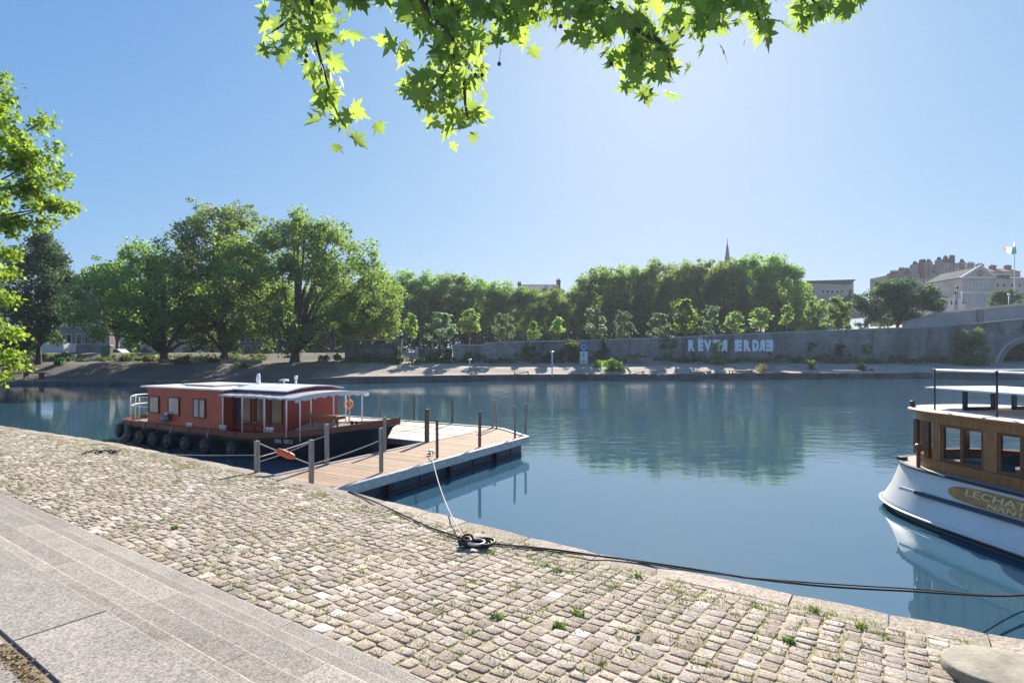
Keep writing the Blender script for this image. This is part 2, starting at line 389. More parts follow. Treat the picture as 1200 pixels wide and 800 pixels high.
# quay body (joints show between the stones)
S = [-60,-40,-30]+[x*1.0 for x in range(-26, 14)]+[14, 40]
mb = MB()
rings = []
for s in S:
    e = edge(s); rings.append([sn(s, 2.3, zq(2.75)-.007), sn(s, 2.75, zq(2.75)-.007), sn(s, (2.75+e)/2, zq((2.75+e)/2)-.007), sn(s, e-.36, zq(e-.36)-.007), sn(s, e-.36, zq(e)-.3)])
mb.loft(rings, caps=False, closed=False)
struct(mb.build('quay_ground', M['joint']))
# quay face
mb = MB(); rings = [[sn(s, edge(s)-.38, zq(edge(s))-.2), sn(s, edge(s)-.03, zq(edge(s))-.2), sn(s, edge(s)-.01, -1.2)] for s in S]
mb.loft(rings, caps=False, closed=False); q = struct(mb.build('quay_wall', stonewall('near_quay_face', (.2,.19,.17), (.25,.23,.2), (.1,.1,.09), .9, .35, .7)))

# setts: one continuous irregular stone skin
rng = np.random.default_rng(3)
def setts():
    Vs, Fs, Cs = [], [], []; base = 0
    ang = np.array([.12,.24,.76,.88,1.12,1.24,1.76,1.88])*np.pi+np.array([.04,-.0,.0,-.04]*2)*np.pi*0
    s = -34.0
    pal = np.array([(1,.955,.87),(.93,.88,.79),(.84,.77,.66),(1.05,.97,.89),(.88,.84,.77),(.98,.90,.78),(.76,.69,.59)])
    while s < 5.5:
        wcol = rng.uniform(.125, .175); e = edge(s+wcol/2)-.40+rng.uniform(-.02,.02); n = 2.76+rng.uniform(0,.06)
        far = s < -16
        while n < e-.05:
            ln = rng.uniform(.095, .165) if not far else rng.uniform(.13,.22)
            if rng.random() < .03: ln *= 1.5
            ln = min(ln, e-n)
            if ln < .06: break
            cs, cn = s+wcol/2+rng.normal(0,.007), n+ln/2
            hw, hl = wcol/2-rng.uniform(.002,.014), ln/2-rng.uniform(.002,.012)
            if hw > .03 and hl > .02:
                pw = rng.uniform(5, 14)
                rad = (np.abs(np.cos(ang))**pw+np.abs(np.sin(ang))**pw)**(-1/pw)*(1+rng.normal(0,.045,8))
                rot = rng.normal(0,.07); ds = rad*np.cos(ang)*hw; dn = rad*np.sin(ang)*hl
                ds, dn = ds*math.cos(rot)-dn*math.sin(rot), ds*math.sin(rot)+dn*math.cos(rot)
                z0 = zq(cn); hgt = rng.uniform(.000, .006); ts, tn = rng.normal(0,.03,2)
                def ring(k, z): 
                    a, b = cs+ds*k, cn+dn*k
                    return np.stack([TX*a+NX*b, TY*a+NY*b, np.full(8, z0+z)+(ds*k*ts+dn*k*tn if z > 0 else 0)], 1)
                cen = np.array([[TX*cs+NX*cn, TY*cs+NY*cn, z0+hgt+.002]])
                Vs += [ring(1.03, -.02), ring(.98, hgt*.5), ring(.86, hgt+.001), cen]
                c = pal[rng.integers(len(pal))]*rng.uniform(.72, 1.05)
                if rng.random() < .035: c = np.array((1.4,1.36,1.3))
                Cs.append(np.repeat(c[None], 25, 0))
                for k in range(2):
                    for j in range(8): Fs.append((base+k*8+j, base+k*8+(j+1) % 8, base+(k+1)*8+(j+1) % 8, base+(k+1)*8+j))
                for j in range(0, 8, 2): Fs.append((base+16+j, base+16+(j+1) % 8, base+16+(j+2) % 8, base+24))
                base += 25
            n += ln
        s += wcol
    me = npmesh('setts', np.concatenate(Vs), np.array(Fs), M['cobble'], np.concatenate(Cs), True)
    return link('quay_paving', me)
struct(setts())
# edging stones along the water
mb = MB(); s = -44.0
while s < 12:
    ln = random.uniform(.7, 1.35); a, b = s+.006, s+ln-.006
    c = random.uniform(.66, 1.0); mb.cc = (c, c*random.uniform(.96,1), c*random.uniform(.9,.98))
    ea, eb = edge(a), edge(b); j = random.uniform(-.012,.012); j2 = random.uniform(-.006,.006); wd = random.uniform(.34,.42)
    for_r = []
    for k in range(5):
        q_ = a+(b-a)*k/4; e = edge(q_)+j+random.uniform(-.008,.008); z = zq(e)+j2
        o = .0 if 0 < k < 4 else -.012
        for_r.append([sn(q_, e-wd+.0, z-.2), sn(q_, e-wd+.004, z+.004+o), sn(q_, e-wd+.03, z+.016+o), sn(q_, e-.05, z+.014+o), sn(q_, e-.008, z-.012+o), sn(q_, e+.012, z-.06), sn(q_, e, z-.32)])
    mb.smooth = False; mb.loft(for_r, closed=True)
    s += ln
struct(mb.build('quay_kerb', M['edging']))

# steps
st = thing('stone_steps', 'broad speckled granite steps leading down to the cobbled quay', 'steps', sn(-8, 2, 1.0))
treads = [(1.40,1.60,1.58),(1.60,1.88,1.46),(1.88,2.21,1.33),(2.21,2.46,1.20),(2.46,2.75,1.07)]
for k, (n0, n1, z) in enumerate(treads):
    mb = MB(); s = -46+random.uniform(0,1)
    while s < 9:
        ln = random.uniform(1.1, 1.9); c = random.uniform(.84, 1.08); mb.cc = (c, c*.985, c*.965)
        a, b = s+.002, s+ln-.002; jn = random.uniform(-.004,.004)
        prof = [(n0-.12, z-.16), (n0-.12, z), (n1-.022+jn, z-.001), (n1-.006+jn, z-.007), (n1+jn, z-.022), (n1+jn, z-.16)]
        mb.loft([[sn(a, n, zz) for n, zz in prof], [sn(b, n, zz) for n, zz in prof]])
        s += ln
    mb.build('step', M['slab'], st, True)
# landing slabs
mb = MB()
def slab(s0, s1, n0, n1, z=1.70, c=1.0):
    mb.cc = (c, c*.985, c*.965); b = .004; g = .005; s0 += g; s1 -= g; n0 += g
    mb.loft([[sn(x, n, zz) for x, n in ((s0+i, n0+i), (s1-i, n0+i), (s1-i, n1-(i if n1 != 1.40 else i*2)), (s0+i, n1-(i if n1 != 1.40 else i*2)))] for zz, i in ((z-.15, 0), (z-b*1.5, 0), (z, b))])
s = -3.82-2.6*14
k = 0
while s < 8:
    slab(s, s+2.6, .965, 1.40, c=random.uniform(.9,1.05)); s += 2.6
s = -3.82-2.2*14
while s < 8:
    slab(s, s+2.2, -.2, .945 if s < -4 else .875, c=random.uniform(.9,1.08)); slab(s+.7, s+2.9, -1.6, -.2, c=random.uniform(.9,1.05)); s += 2.2
mb.prism([sn(-40,-30)[:2], sn(20,-30)[:2], sn(20,-1.6)[:2], sn(-40,-1.6)[:2]], 1.4, 1.695)
struct(mb.build('landing_pavement', M['slab']))
mb = MB(); mb.prism([sn(-50,-30)[:2], sn(30,-30)[:2], sn(30,1.22)[:2], sn(-50,1.22)[:2]], -2, 1.56)
mb.prism([sn(-50,.3)[:2], sn(30,.3)[:2], sn(30,.97)[:2], sn(-50,.97)[:2]], 1.5, 1.69)
struct(mb.build('ground', M['dirt']))

# round stone slab at the right
p = on(1167, 768, 1.0); n_ = NX*p[0]+NY*p[1]
mb = MB(); 
prof = [(.36,-.06),(.385,-.05),(.39,.0),(.388,.04),(.378,.052),(.365,.055),(.2,.057),(0,.057)]
mb.lathe(prof, (0,0,0), 40)
o = mb.build('round_stone', M['lichen']); o.location = (p[0]+.05, p[1]-.02, zq(n_)+.02); o.rotation_euler = (R(-3), R(4), .4); o.scale = (1.08,.92,1)
tag(o, 'round lichen stained stone slab lying on the setts by the water', 'stone slab')

# weeds and grass in the joints, litter
def blades(name, spots, m, kind='stuff', hmin=.015, hmax=.05, wid=.004):
    V, Fq, Cc = [], [], []; b = 0
    for (s, n, rad, cnt) in spots:
        for _ in range(cnt):
            a, d = random.uniform(0, 6.28), rad*math.sqrt(random.random()); ss, nn = s+d*math.cos(a), n+d*math.sin(a)
            if nn < 2.78 or nn > edge(ss)-.02: continue
            x, y, _z = sn(ss, nn); z = zq(nn)-.004; h = random.uniform(hmin, hmax); t = random.uniform(0, 6.28); w_ = random.uniform(.5, 1.4)*wid
            dx, dy = math.cos(t), math.sin(t); l = random.uniform(.2, 1.1)*h
            V += [(x-dy*w_, y+dx*w_, z), (x+dy*w_, y-dx*w_, z), (x+dx*l*.4+dy*w_*.8, y+dy*l*.4-dx*w_*.8, z+h*.7), (x+dx*l, y+dy*l, z+h)]
            Fq.append((b, b+1, b+2, b+3)); c = random.random(); Cc += [c]*4; b += 4
    me = npmesh(name, np.array(V), np.array(Fq), m, np.array(Cc)); o = link(name, me); o['kind'] = kind; return o
sp = []
for _ in range(2600):
    s = random.uniform(-26, 4); n = random.uniform(2.85, edge(s)-.3)
    sp.append((s, n, random.uniform(.03,.10), random.randint(5, 20)))
for _ in range(170):                                # denser near the edging
    s = random.uniform(-20, 4); sp.append((s, edge(s)-random.uniform(.35,.9), random.uniform(.06,.2), random.randint(20, 60)))
blades('joint_grass', sp, M['grass'], hmax=.032)
sp = [(random.uniform(-14, 4), 0, .08, 12) for _ in range(400)]
sp = [(s, random.uniform(2.8, edge(s)-.3), r, c) for s, n, r, c in sp]
blades('dry_joint_grass', sp, M['straw'], hmax=.03)
tufts = []
for (px, py, cn) in ((653,660,60),(748,664,50),(655,733,70),(677,716,60),(583,724,60),(205,622,80),(1128,777,120),(575,640,40),(640,655,30),(955,700,60),(925,742,60),(1010,720,50)):
    x, y, _ = on(px, py, .95); s, n = TX*x+TY*y, NX*x+NY*y; tufts.append((s, min(n, edge(s)-.1), .05, cn))
blades('weed_tufts', tufts, leafmat('fresh_weed', (.09,.16,.03), (.2,.35,.05), .35), hmin=.02, hmax=.055, wid=.005)
# mulch of dry leaves in the slab gap at lower left
V, Fq, Cc = [], [], []; b = 0
for _ in range(1500):
    s = random.uniform(-3.8, -1.0); n = random.gauss(.91, .025); x, y, _z = sn(s, n); z = 1.694+random.uniform(0,.018)
    t = random.uniform(0, 6.28); r_ = random.uniform(.004,.013); tl = random.uniform(-.6,.6)
    for k in range(4): V.append((x+r_*math.cos(t+k*1.57)*(1 if k % 2 else .5), y+r_*math.sin(t+k*1.57)*(1 if k % 2 else .5), z+tl*r_*math.cos(k*1.57)))
    Fq.append((b, b+1, b+2, b+3)); c = random.random(); Cc += [c]*4; b += 4
o = link('leaf_litter', npmesh('leaf_litter', np.array(V), np.array(Fq), leafmat('dry_leaf_litter', (.20,.135,.055), (.35,.25,.08), .2, .7), np.array(Cc))); struct(o, 'stuff')

# ================================================================ PONTOON
AX, AY = .495, .869; UX, UY = -.869, .495          # outwards over the water, and to the left
def au(a, u, z=0): return (AX*a+UX*u, AY*a+UY*u, z)
pon = thing('wooden_pontoon', 'floating timber pontoon with a wide landing stage and dark blue side', 'pontoon', au(12, 9.6, 0))
DZ = .50
def planks(nm_, pol, along, wdt, zt, cr, gap=.008, thick=.03):
    """pol: (a0,a1,ufun0,ufun1) boards running across"""
    mb = MB(); x = pol[0]
    while x < pol[1]-.02:
        y0, y1 = pol[2](x+wdt/2), pol[3](x+wdt/2)
        if y1-y0 > .05:
            c = random.uniform(*cr); mb.cc = (c, c*random.uniform(.94,1.0), c*random.uniform(.86,1.0)); z = zt+random.uniform(-.002,.002)
            if along == 'a': P4 = [au(x+gap/2, y0), au(x+wdt-gap/2, y0), au(x+wdt-gap/2, y1), au(x+gap/2, y1)]
            else: P4 = [au(y0, x+gap/2), au(y1, x+gap/2), au(y1, x+wdt-gap/2), au(y0, x+wdt-gap/2)]
            mb.prism([q[:2] for q in P4], z-thick, z)
        x += wdt
    return mb
def wood(name, lo, hi):
    m, n, N, L, P = nm(name)
    v = coords(N, L, (1,1,1)); f = noise(N, L, v, 22, 5, .7); g = noise(N, L, v, 2.2, 4, .6)
    c = ramp(N, L, f, [(.3, lo), (.7, hi)]); c = mix(N, L, .6, c, ramp(N, L, g, [(.3, .6), (.65, 1.)]), 'MULTIPLY')
    a = N.new('ShaderNodeAttribute'); a.attribute_name = 'Col'; c = mix(N, L, 1., c, a.outputs['Color'], 'MULTIPLY')
    L.new(c, P.inputs['Base Color']); P.inputs['Roughness'].default_value = .8; bump(N, L, P, f, .4, .004); return m
M['deck'] = wood('brown_deck_boards', (.27,.175,.105), (.52,.38,.26))
M['deckpale'] = wood('bleached_deck_boards', (.50,.42,.33), (.80,.71,.60))
planks('d', (7.75, 17.25, lambda a: 8.62+max(0, (a-16.0)*1.35), lambda a: 10.64), 'a', .125, DZ, (.75,1.1)).build('gangway_boards', M['deck'], pon, True)
planks('e', (10.72, 21.6, lambda u: 13.78, lambda u: 17.3+(u-10.7)*.02), 'u', .13, DZ-.004, (.88,1.06)).build('stage_boards', M['deckpale'], pon, True)
mb = MB()   # dark seams on the stage
for a in (15.2, 16.4): mb.prism([q[:2] for q in (au(a-.015, 10.75), au(a+.015, 10.75), au(a+.015, 21.5), au(a-.015, 21.5))][::-1], DZ-.01, DZ+.0025)
for u in (12.9, 15.6, 18.4): mb.prism([q[:2] for q in (au(13.8, u-.015), au(17.3, u-.015), au(17.3, u+.015), au(13.8, u+.015))], DZ-.01, DZ+.005)
mb.build('deck_seam', M['darkframe'], pon, True)
mb = MB()   # aluminium-grey rim
def rim(pts, w_=.12, z0=DZ-.17, z1=DZ+.035):
    for i in range(len(pts)-1):
        a, b = Vector(pts[i]+(0,)), Vector(pts[i+1]+(0,)); d = (b-a).normalized(); nn = Vector((-d.y, d.x, 0))*w_/2
        mb.prism([(au(*q[:2]))[:2] for q in (a-nn, b-nn, b+nn, a+nn)], z0, z1-.0017*i)
rim([(7.7,8.56),(16.02,8.56),(17.25,10.2),(17.42,10.75),(17.52,21.6)]); rim([(7.9,10.70),(13.66,10.70)], .10, DZ-.12, DZ+.02); rim([(13.70,10.8),(13.70,21.6)], .12, DZ-.16, DZ+.012)
mb.build('rim', M['steel'], pon, True)
mb = MB()
mb.prism([q[:2] for q in (au(8.0,8.72),au(15.9,8.72),au(17.1,10.2),au(17.3,10.6),au(17.3,21.4),au(13.85,21.4),au(13.85,10.55),au(8.0,10.55))], -.35, DZ-.04)
mb.build('float_hull', mat('dark_blue_steel', (.02,.045,.09), .4, .35, 1.5, .2, .02), pon, True)
mb = MB()
for a in (9.6, 11.9, 14.2): mb.prism([q[:2] for q in (au(a,8.60),au(a+.16,8.60),au(a+.16,8.73),au(a,8.73))], -.2, DZ-.15)
for a in (8.7, 10.8, 13.1, 15.2): mb.prism([q[:2] for q in (au(a,8.70),au(a+.03,8.70),au(a+.03,8.73),au(a,8.73))], -.2, DZ-.15)
mb.prism([q[:2] for q in (au(8.6,8.69),au(15.9,8.69),au(15.9,8.73),au(8.6,8.73))], .03, .075)
mb.build('fender_strip', M['rubber'], pon, True)
# upright posts: each stands in the pontoon rim
def post(a, u, h, label, m='post', w_=.05, base=DZ, grp='upright posts along the pontoon'):
    x, y, _ = au(a, u) if u is not None else a
    mb = MB(); mb.box(-w_/2, w_/2, -w_/2, w_/2, -.02, h, .008)
    o = mb.build('mooring_post', M[m]); o.location = (x, y, base); o.rotation_euler = (random.uniform(-.012,.012), random.uniform(-.012,.012), math.atan2(AY, AX))
    tag(o, label, 'post', grp); return o
def postpx(px, pyb, pyt, label, m='post', w_=.06, base=DZ+.03):
    x, y, _ = on(px, pyb, base); h = (pyb-pyt)/F*y
    return post((x, y, 0), None, h, label, m, w_, base)
PP = {}
PP['g1'] = postpx(364.8,565,515,'thick grey post at the quay end of the gangway, nearest the cobbles',w_=.085)
PP['g2'] = postpx(383,543,497,'grey post left of the gangway tied to the first rope rail',w_=.085)
PP['g3'] = postpx(446.7,552,501,'grey post holding the far end of the rope rail, outer gangway edge',w_=.075)
PP['g3b'] = postpx(450.6,528,488,'tall grey post just behind the rope rail end, inner gangway edge',w_=.075)
PP['g4'] = postpx(512.3,535.5,491,'brown grey post beside the white mooring rope',"postbrown",.06)
PP['g5'] = postpx(500.3,517,479,'thick brown post at the inner corner where stage meets gangway','postbrown',.11)
PP['g6'] = postpx(562,522.7,482,'brown post midway along the outer edge between rope and tip','postbrown',.07)
PP['g7'] = postpx(603.5,512.5,475.5,'grey post second from the outermost pontoon tip',w_=.06)
PP['g8'] = postpx(615.7,507,473,'grey post at the outermost tip of the pontoon',w_=.06)
PP['g9'] = postpx(577.3,500.5,468,'left one of two close posts at the far pontoon corner',w_=.06)
PP['g10'] = postpx(582,501.5,469,'right one of two close posts at the far pontoon corner, slightly leaning',w_=.06)
PP['g10'].rotation_euler = (0, R(-3), 0)
PP['g11'] = postpx(530,495.5,465,'brown post alone on the far stage edge left of the corner pair','postbrown',.07)
PP['g12'] = postpx(484.8,491,463,'slim post on the far stage edge above the bow of the red boat','postbrown',.06)
PP['g13'] = postpx(444.8,488,460,'slim post on the far stage edge nearest to the boat awning','post',.06)
x, y, z = on(301, 551, .82)
post((x, y, 0), None, .62, 'pale grey post on the quay edge beside the black hull', 'post', .085, .80, None)
def top(o, f=.9, dz=0):
    h = o.data.vertices[-1].co.z; return Vector((o.location.x, o.location.y, o.location.z+h*f+dz))
quay_post = [o for o in COL.objects if o.get('label','').startswith('pale grey post on')][0]
def sag(a, b, s=.03, n=12): return [tuple(Vector(a).lerp(Vector(b), t/n)-Vector((0,0,s*4*(t/n)*(1-t/n)))) for t in range(n+1)]
def rope(pts, r, m, label, name='rope', seg=6, grp=None):
    mb = MB(); mb.tube(pts, r, seg); return tag(mb.build(name, M[m]), label, 'rope', grp)
g1, g2, g3 = PP['g1'], PP['g2'], PP['g3']
rope(sag(top(quay_post,.95), top(g1,.42), .01), .011, 'rope', 'slanting rope rail carrying the orange float')
rope(sag(top(quay_post,.45), top(g2,.72), .02), .010, 'rope', 'lower rope from the quay post towards the second gangway post')
rope(sag(top(g1,.95), top(quay_post,.30), .03), .009, 'rope', 'thin crossing rope between first gangway post and quay post')
rope(sag(top(g1,.42), top(g3,.72), .03), .011, 'rope', 'rope rail along the gangway between the first and third posts')
# orange float on the slanting rope
a, b = top(quay_post,.95), top(g1,.42); c = a.lerp(b, .52); d = (b-a).normalized()
mb = MB(); mb.tube([tuple(c-d*.19), tuple(c-d*.17), tuple(c-d*.08), tuple(c+d*.08), tuple(c+d*.17), tuple(c+d*.19)], [.02,.055,.07,.07,.055,.02], 14)
tag(mb.build('rope_float', M['orange']), 'orange red float threaded on the slanting gangway rope', 'float')
# small ring lifebuoy on far post
p_ = PP['g13']
cb = thing('lifebuoy', 'small orange lifebuoy hanging behind the awning posts', 'lifebuoy', at(408, 473.5, 20.6))
mb = MB(); mb.torus((0,0,0), .14, .045, 'Y'); mb.build('ring', mat('faded_orange', (.65,.30,.10), .6, .1, 5, 0), cb)
mb = MB(); mb.bar((.02,.06,-.95), (.02,.06,.35), .045)
o = mb.build('buoy_post', M['post'], cb)
# cleat and white rope
x, y, z = on(505, 532, DZ+.03)
cl = thing('cleat', 'small iron cleat on the pontoon rim at the white rope', 'cleat', (x, y, DZ+.035), math.atan2(AY,AX))
mb = MB(); mb.box(-.12,.12,-.05,.05,0,.025,.006); mb.build('base_plate', M['iron'], cl)
mb = MB(); mb.tube([(-.05,0,.02),(-.05,0,.09)], .017); mb.tube([(.05,0,.02),(.05,0,.09)], .017); mb.tube([(-.13,0,.10),(-.05,0,.095),(.05,0,.095),(.13,0,.10)], [.01,.02,.02,.01]); mb.build('horn', M['steel'], cl)
coil = Vector(on(548, 634, .93)); s_c = TX*coil.x+TY*coil.y; n_c = NX*coil.x+NY*coil.y; coil.z = zq(n_c)
ek = Vector(on(526, 598, .84)); 
pts = sag((x, y-.02, DZ+.1), tuple(ek), .12, 12)+sag(tuple(ek), tuple(coil+Vector((-.04,.03,.08))), .01, 5)[1:]
rope(pts, .0095, 'rope', 'white mooring rope from the pontoon rim down to the quay ring')
# mooring ring with coil of black hose
mr_ = thing('mooring_ring', 'rusty iron mooring ring set in the setts with dark rope knotted on it', 'mooring ring', tuple(coil))
mb = MB(); mb.lathe([(.05,0),(.055,.03),(.03,.06),(0,.065)], (0,0,0), 12); mb.build('stud', M['iron'], mr_)
mb = MB(); mb.torus((0,0,.08), .07, .014, 'Y'); mb.build('ring', mat('rusty_iron', (.12,.05,.03), .9, .3, 20, .4), mr_)
mb = MB(); pts = []
for i in range(90):
    t = i/90*4.6*2*math.pi; rr = .055+.03*math.sin(i*.7); pts.append((coil.x-.02+rr*math.cos(t), coil.y+rr*.6*math.sin(t), coil.z+.03+.06*(i/90)+.012*math.sin(t*1.7)))
mb.tube(pts, .016, 6); tag(mb.build('rope_knot', M['darkrope']), 'tangled black rope knotted at the iron mooring ring', 'rope')
mb = MB(); pts = []
for i in range(120):
    t = i/120*3.3*2*math.pi+.4; rr = .13+.02*math.sin(i*.31)+(.012*(i//36)); pts.append((coil.x+.12+rr*math.cos(t)*1.15, coil.y-.03+rr*.72*math.sin(t), coil.z+.03+.014*(i/36)+.01*math.sin(t*2)))
mb.tube(pts, .017, 8); tag(mb.build('coiled_hose', M['rubber']), 'black hose coiled flat on the setts beside the mooring ring', 'hose')
mb = MB(); mb.torus((coil.x+.10, coil.y-.05, coil.z+.075), .105, .014, 'Z', 24, 8); tag(mb.build('grey_hose_loop', M['steel']), 'grey hose loop lying on top of the black coil', 'hose')
# long cable over the quay edge
def quaypt(px, py, lift=.012):
    h = .9
    for _ in range(4):
        x, y, _z = on(px, py, h+lift); n = NX*x+NY*y; h = zq(n)
    return (x, y, h+lift+.012)
def smooth_pts(P, k=6):
    P = [Vector(p) for p in P]; out = []
    for i in range(len(P)-1):
        p0, p1, p2, p3 = P[max(i-1,0)], P[i], P[i+1], P[min(i+2, len(P)-1)]
        for j in range(k):
            t = j/k; out.append(tuple(.5*((2*p1)+(-p0+p2)*t+(2*p0-5*p1+4*p2-p3)*t*t+(-p0+3*p1-3*p2+p3)*t**3)))
    return out+[tuple(P[-1])]
left = [quaypt(*q) for q in ((408,576),(440,589),(470,603),(500,617),(525,626),(545,633))]
rope(smooth_pts(left), .011, 'darkrope', 'black cable from the pontoon along the setts to the hose coil', 'cable')
r1 = [quaypt(*q) for q in ((560,636),(600,640),(650,645),(700,652),(760,660),(820,669),(868,677))]
lastq = Vector(r1[-1])
tail = [r1[-1], at(960,686,6.1), at(1060,692,6.5), at(1200,697,7.1), (7.4,7.3,.38), (8.15,7.6,.78)]
s1 = smooth_pts(r1)+smooth_pts(tail)[1:]
rope(s1, .012, 'darkrope', 'longer black mooring line running along the quay edge to the white boat', 'mooring_line', grp='twin lines to the white boat')
s2 = [(x+.02, y-.045+.03*math.sin(k*.4), z) for k, (x, y, z) in enumerate(smooth_pts(r1))]
s2 = s2+smooth_pts([s2[-1], at(960,683,6.15), at(1060,689,6.6), at(1200,695.5,7.3), (7.5,7.5,.42), (8.15,7.8,.8)])[1:]
rope(s2, .008, 'darkrope', 'thinner black mooring line just above the longer one', 'mooring_line', grp='twin lines to the white boat')
# thin line across water at left + debris
a = Vector(quaypt(112, 528)); 
rope(sag(tuple(a), at(300, 533, 14.0), .05), .007, 'rope', 'thin pale line from the left quay to the black hull')
mb = MB(); pts = [quaypt(100+i*1.8+random.uniform(-3,3), 529+random.uniform(-1.8,1.8), random.uniform(0,.05)) for i in range(24)]
mb.tube(pts, .016, 5); tag(mb.build('rope_heap', M['darkrope']), 'small heap of dark rope on the left part of the quay', 'rope')
mb = MB(); mb.tube([quaypt(35,590), quaypt(45,585), quaypt(60,586)], .008, 5); tag(mb.build('fallen_twig', M['bark']), 'bent dark twig lying on the setts near the top of the steps', 'twig')
mb = MB(); mb.tube([quaypt(10,561),quaypt(18,562.5), quaypt(28,561)], .006, 5); tag(mb.build('fallen_twig', M['bark']), 'thin straight twig on the setts at the very left edge', 'twig')
for i, (px, py, lb) in enumerate(((112,609,'black scrap of bark on the setts near the steps'),(748,742,'dark splinter between the setts low in the middle'))):
    mb = MB(); mb.box(-.05,.05,-.016,.016,0,.012,.005); o = mb.build('bark_scrap', M['bark']); o.location = quaypt(px, py, .01); o.rotation_euler = (.1,.15,random.uniform(0,3)); tag(o, lb, 'debris')

# ================================================================ RED HOUSEBOAT  (local x towards the bow, y away from the quay)
RB = thing('red_houseboat', 'red cabin houseboat with black hull and white awning moored left of the pontoon', 'houseboat', (-8.48, 19.19, 0), math.atan2(-.47, .883))
def hw(x):
    if x < -5.2: return 1.45*math.sqrt(max(0, 1-((-5.2-x)/1.15)**2.4))
    if x < 1.8: return 1.45
    return 1.45*(1-((x-1.8)/4.15)**2.1) if x < 5.95 else 0
def gz(x): return .78+(.02*(abs(x+3)/3)**2 if x < 0 else 0)+(.55*((x-.5)/5.45)**1.9 if x > .5 else 0)-(.03 if -3 < x < 2 else 0)
XS = [-6.34,-6.3,-6.15,-5.9,-5.5,-5.0]+[-4.4+.6*i for i in range(11)]+[2.2,2.7,3.2,3.7,4.2,4.7,5.1,5.5,5.75,5.93]
def hull_ring(f_z, f_w):
    return None
rings = []
for x in XS:
    h = max(hw(x), .015); g = gz(x); rk = max(0, (x-3.2))/2.75         # bow rakes back under the gunwale
    xb = x-1.15*rk**1.6; wb = h*(.9-.25*rk)
    rings.append([(xb-.1*rk, -wb*.8, -.45), (xb+.25*rk, -wb, 0.02), (x-.25*rk**2, -h*.985, g-.30), (x, -h, g-.16), (x, -h, g-.155)][::-1]+[(xb-.1*rk, wb*.8, -.45), (xb+.25*rk, wb, .02), (x-.25*rk**2, h*.985, g-.30), (x, h, g-.16), (x, h, g-.155)])
mb = MB(); mb.smooth = True; mb.loft(rings, closed=False, caps=False); mb.smooth = False
mb.build('hull', M['black'], RB)
mb = MB(); 
for sgn in (-1, 1):
    rr = []
    for x in XS:
        h = max(hw(x), .015); g = gz(x); rr.append([(x, sgn*(h+.03), g-.17), (x, sgn*(h+.035), g), (x, sgn*max(h-.07, .0), g+.004), (x, sgn*max(h-.07, 0), g-.17)])
    mb.loft(rr)
mb.build('gunwale', M['brownstrake'], RB)
mb = MB(); mb.prism([(x, -max(hw(x)-.03, .01)) for x in XS]+[(x, max(hw(x)-.03, .01)) for x in XS[::-1]], [max(.52, gz(x)-.16)-.04 for x in XS]+[max(.52, gz(x)-.16)-.04 for x in XS[::-1]], [max(.52, gz(x)-.16) for x in XS]+[max(.52, gz(x)-.16) for x in XS[::-1]])
mb.build('deck', M['deckpale'], RB)
# stern cabin with clapboard sides
cab = MB(); cab.box(-4.1, 0, -1.36, 1.30, .55, 2.0)
nb = 11
for k in range(nb):
    z = .66+k*.122
    for y0, y1 in ((-1.378, -1.352),):
        cab.add([(-4.115, y0, z), (.0, y0, z), (.0, y0+.014, z+.118), (-4.115, y0+.014, z+.118)], [(0,1,2,3)])
        cab.add([(-4.115, y0, z), (.0, y0, z), (.0, y1+.01, z-.001), (-4.115, y1+.01, z-.001)], [(3,2,1,0)])
    cab.add([(-4.118, -1.36, z), (-4.105, -1.36, z+.118), (-4.105, 1.30, z+.118), (-4.118, 1.30, z)], [(0,1,2,3)])
cab.build('cabin', mat('red_clapboard', (.43,.075,.034), .5, .2, 3, .1), RB)
mb = MB()   # forward part of the cabin, set back, with an arched top
prof = [(-1.05,.55),(-1.05,2.02),(-.6,2.10),(0,2.13),(.6,2.10),(1.1,2.02),(1.1,.55)]
mb.loft([[(x, y, z) for y, z in prof] for x in (0.003, 2.42)])
mb.build('wheelhouse', mat('deep_red_panel', (.27,.026,.024), .4, .15, 3, .05), RB)
def window(x0, x1, z0, z1, y, parent, mull=0, fr=.05, pane='pane'):
    f = MB(); 
    f.box(x0-fr, x1+fr, y-.035, y-.002, z1, z1+fr); f.box(x0-fr, x1+fr, y-.035, y-.002, z0-fr, z0)
    f.box(x0-fr, x0, y-.034, y-.003, z0, z1); f.box(x1, x1+fr, y-.034, y-.003, z0, z1)
    for k in range(mull): xm = x0+(x1-x0)*(k+1)/(mull+1); f.box(xm-.02, xm+.02, y-.036, y-.004, z0, z1)
    o = f.build('window', M['darkframe'], parent)
    g = MB(); g.box(x0, x1, y-.018, y-.006, z0, z1); g.build('pane', M[pane], o); return o
M['curtain'] = mat('pale_curtained_glass', (.30,.34,.38), .12, .3, 1.5, 0)
window(-3.95, -3.45, 1.15, 1.66, -1.378, RB, 0, .045, 'curtain'); window(-2.85, -2.30, 1.13, 1.66, -1.378, RB, 0, .045, 'curtain'); window(-1.48, -.92, 1.11, 1.66, -1.378, RB, 1, .05, 'curtain')
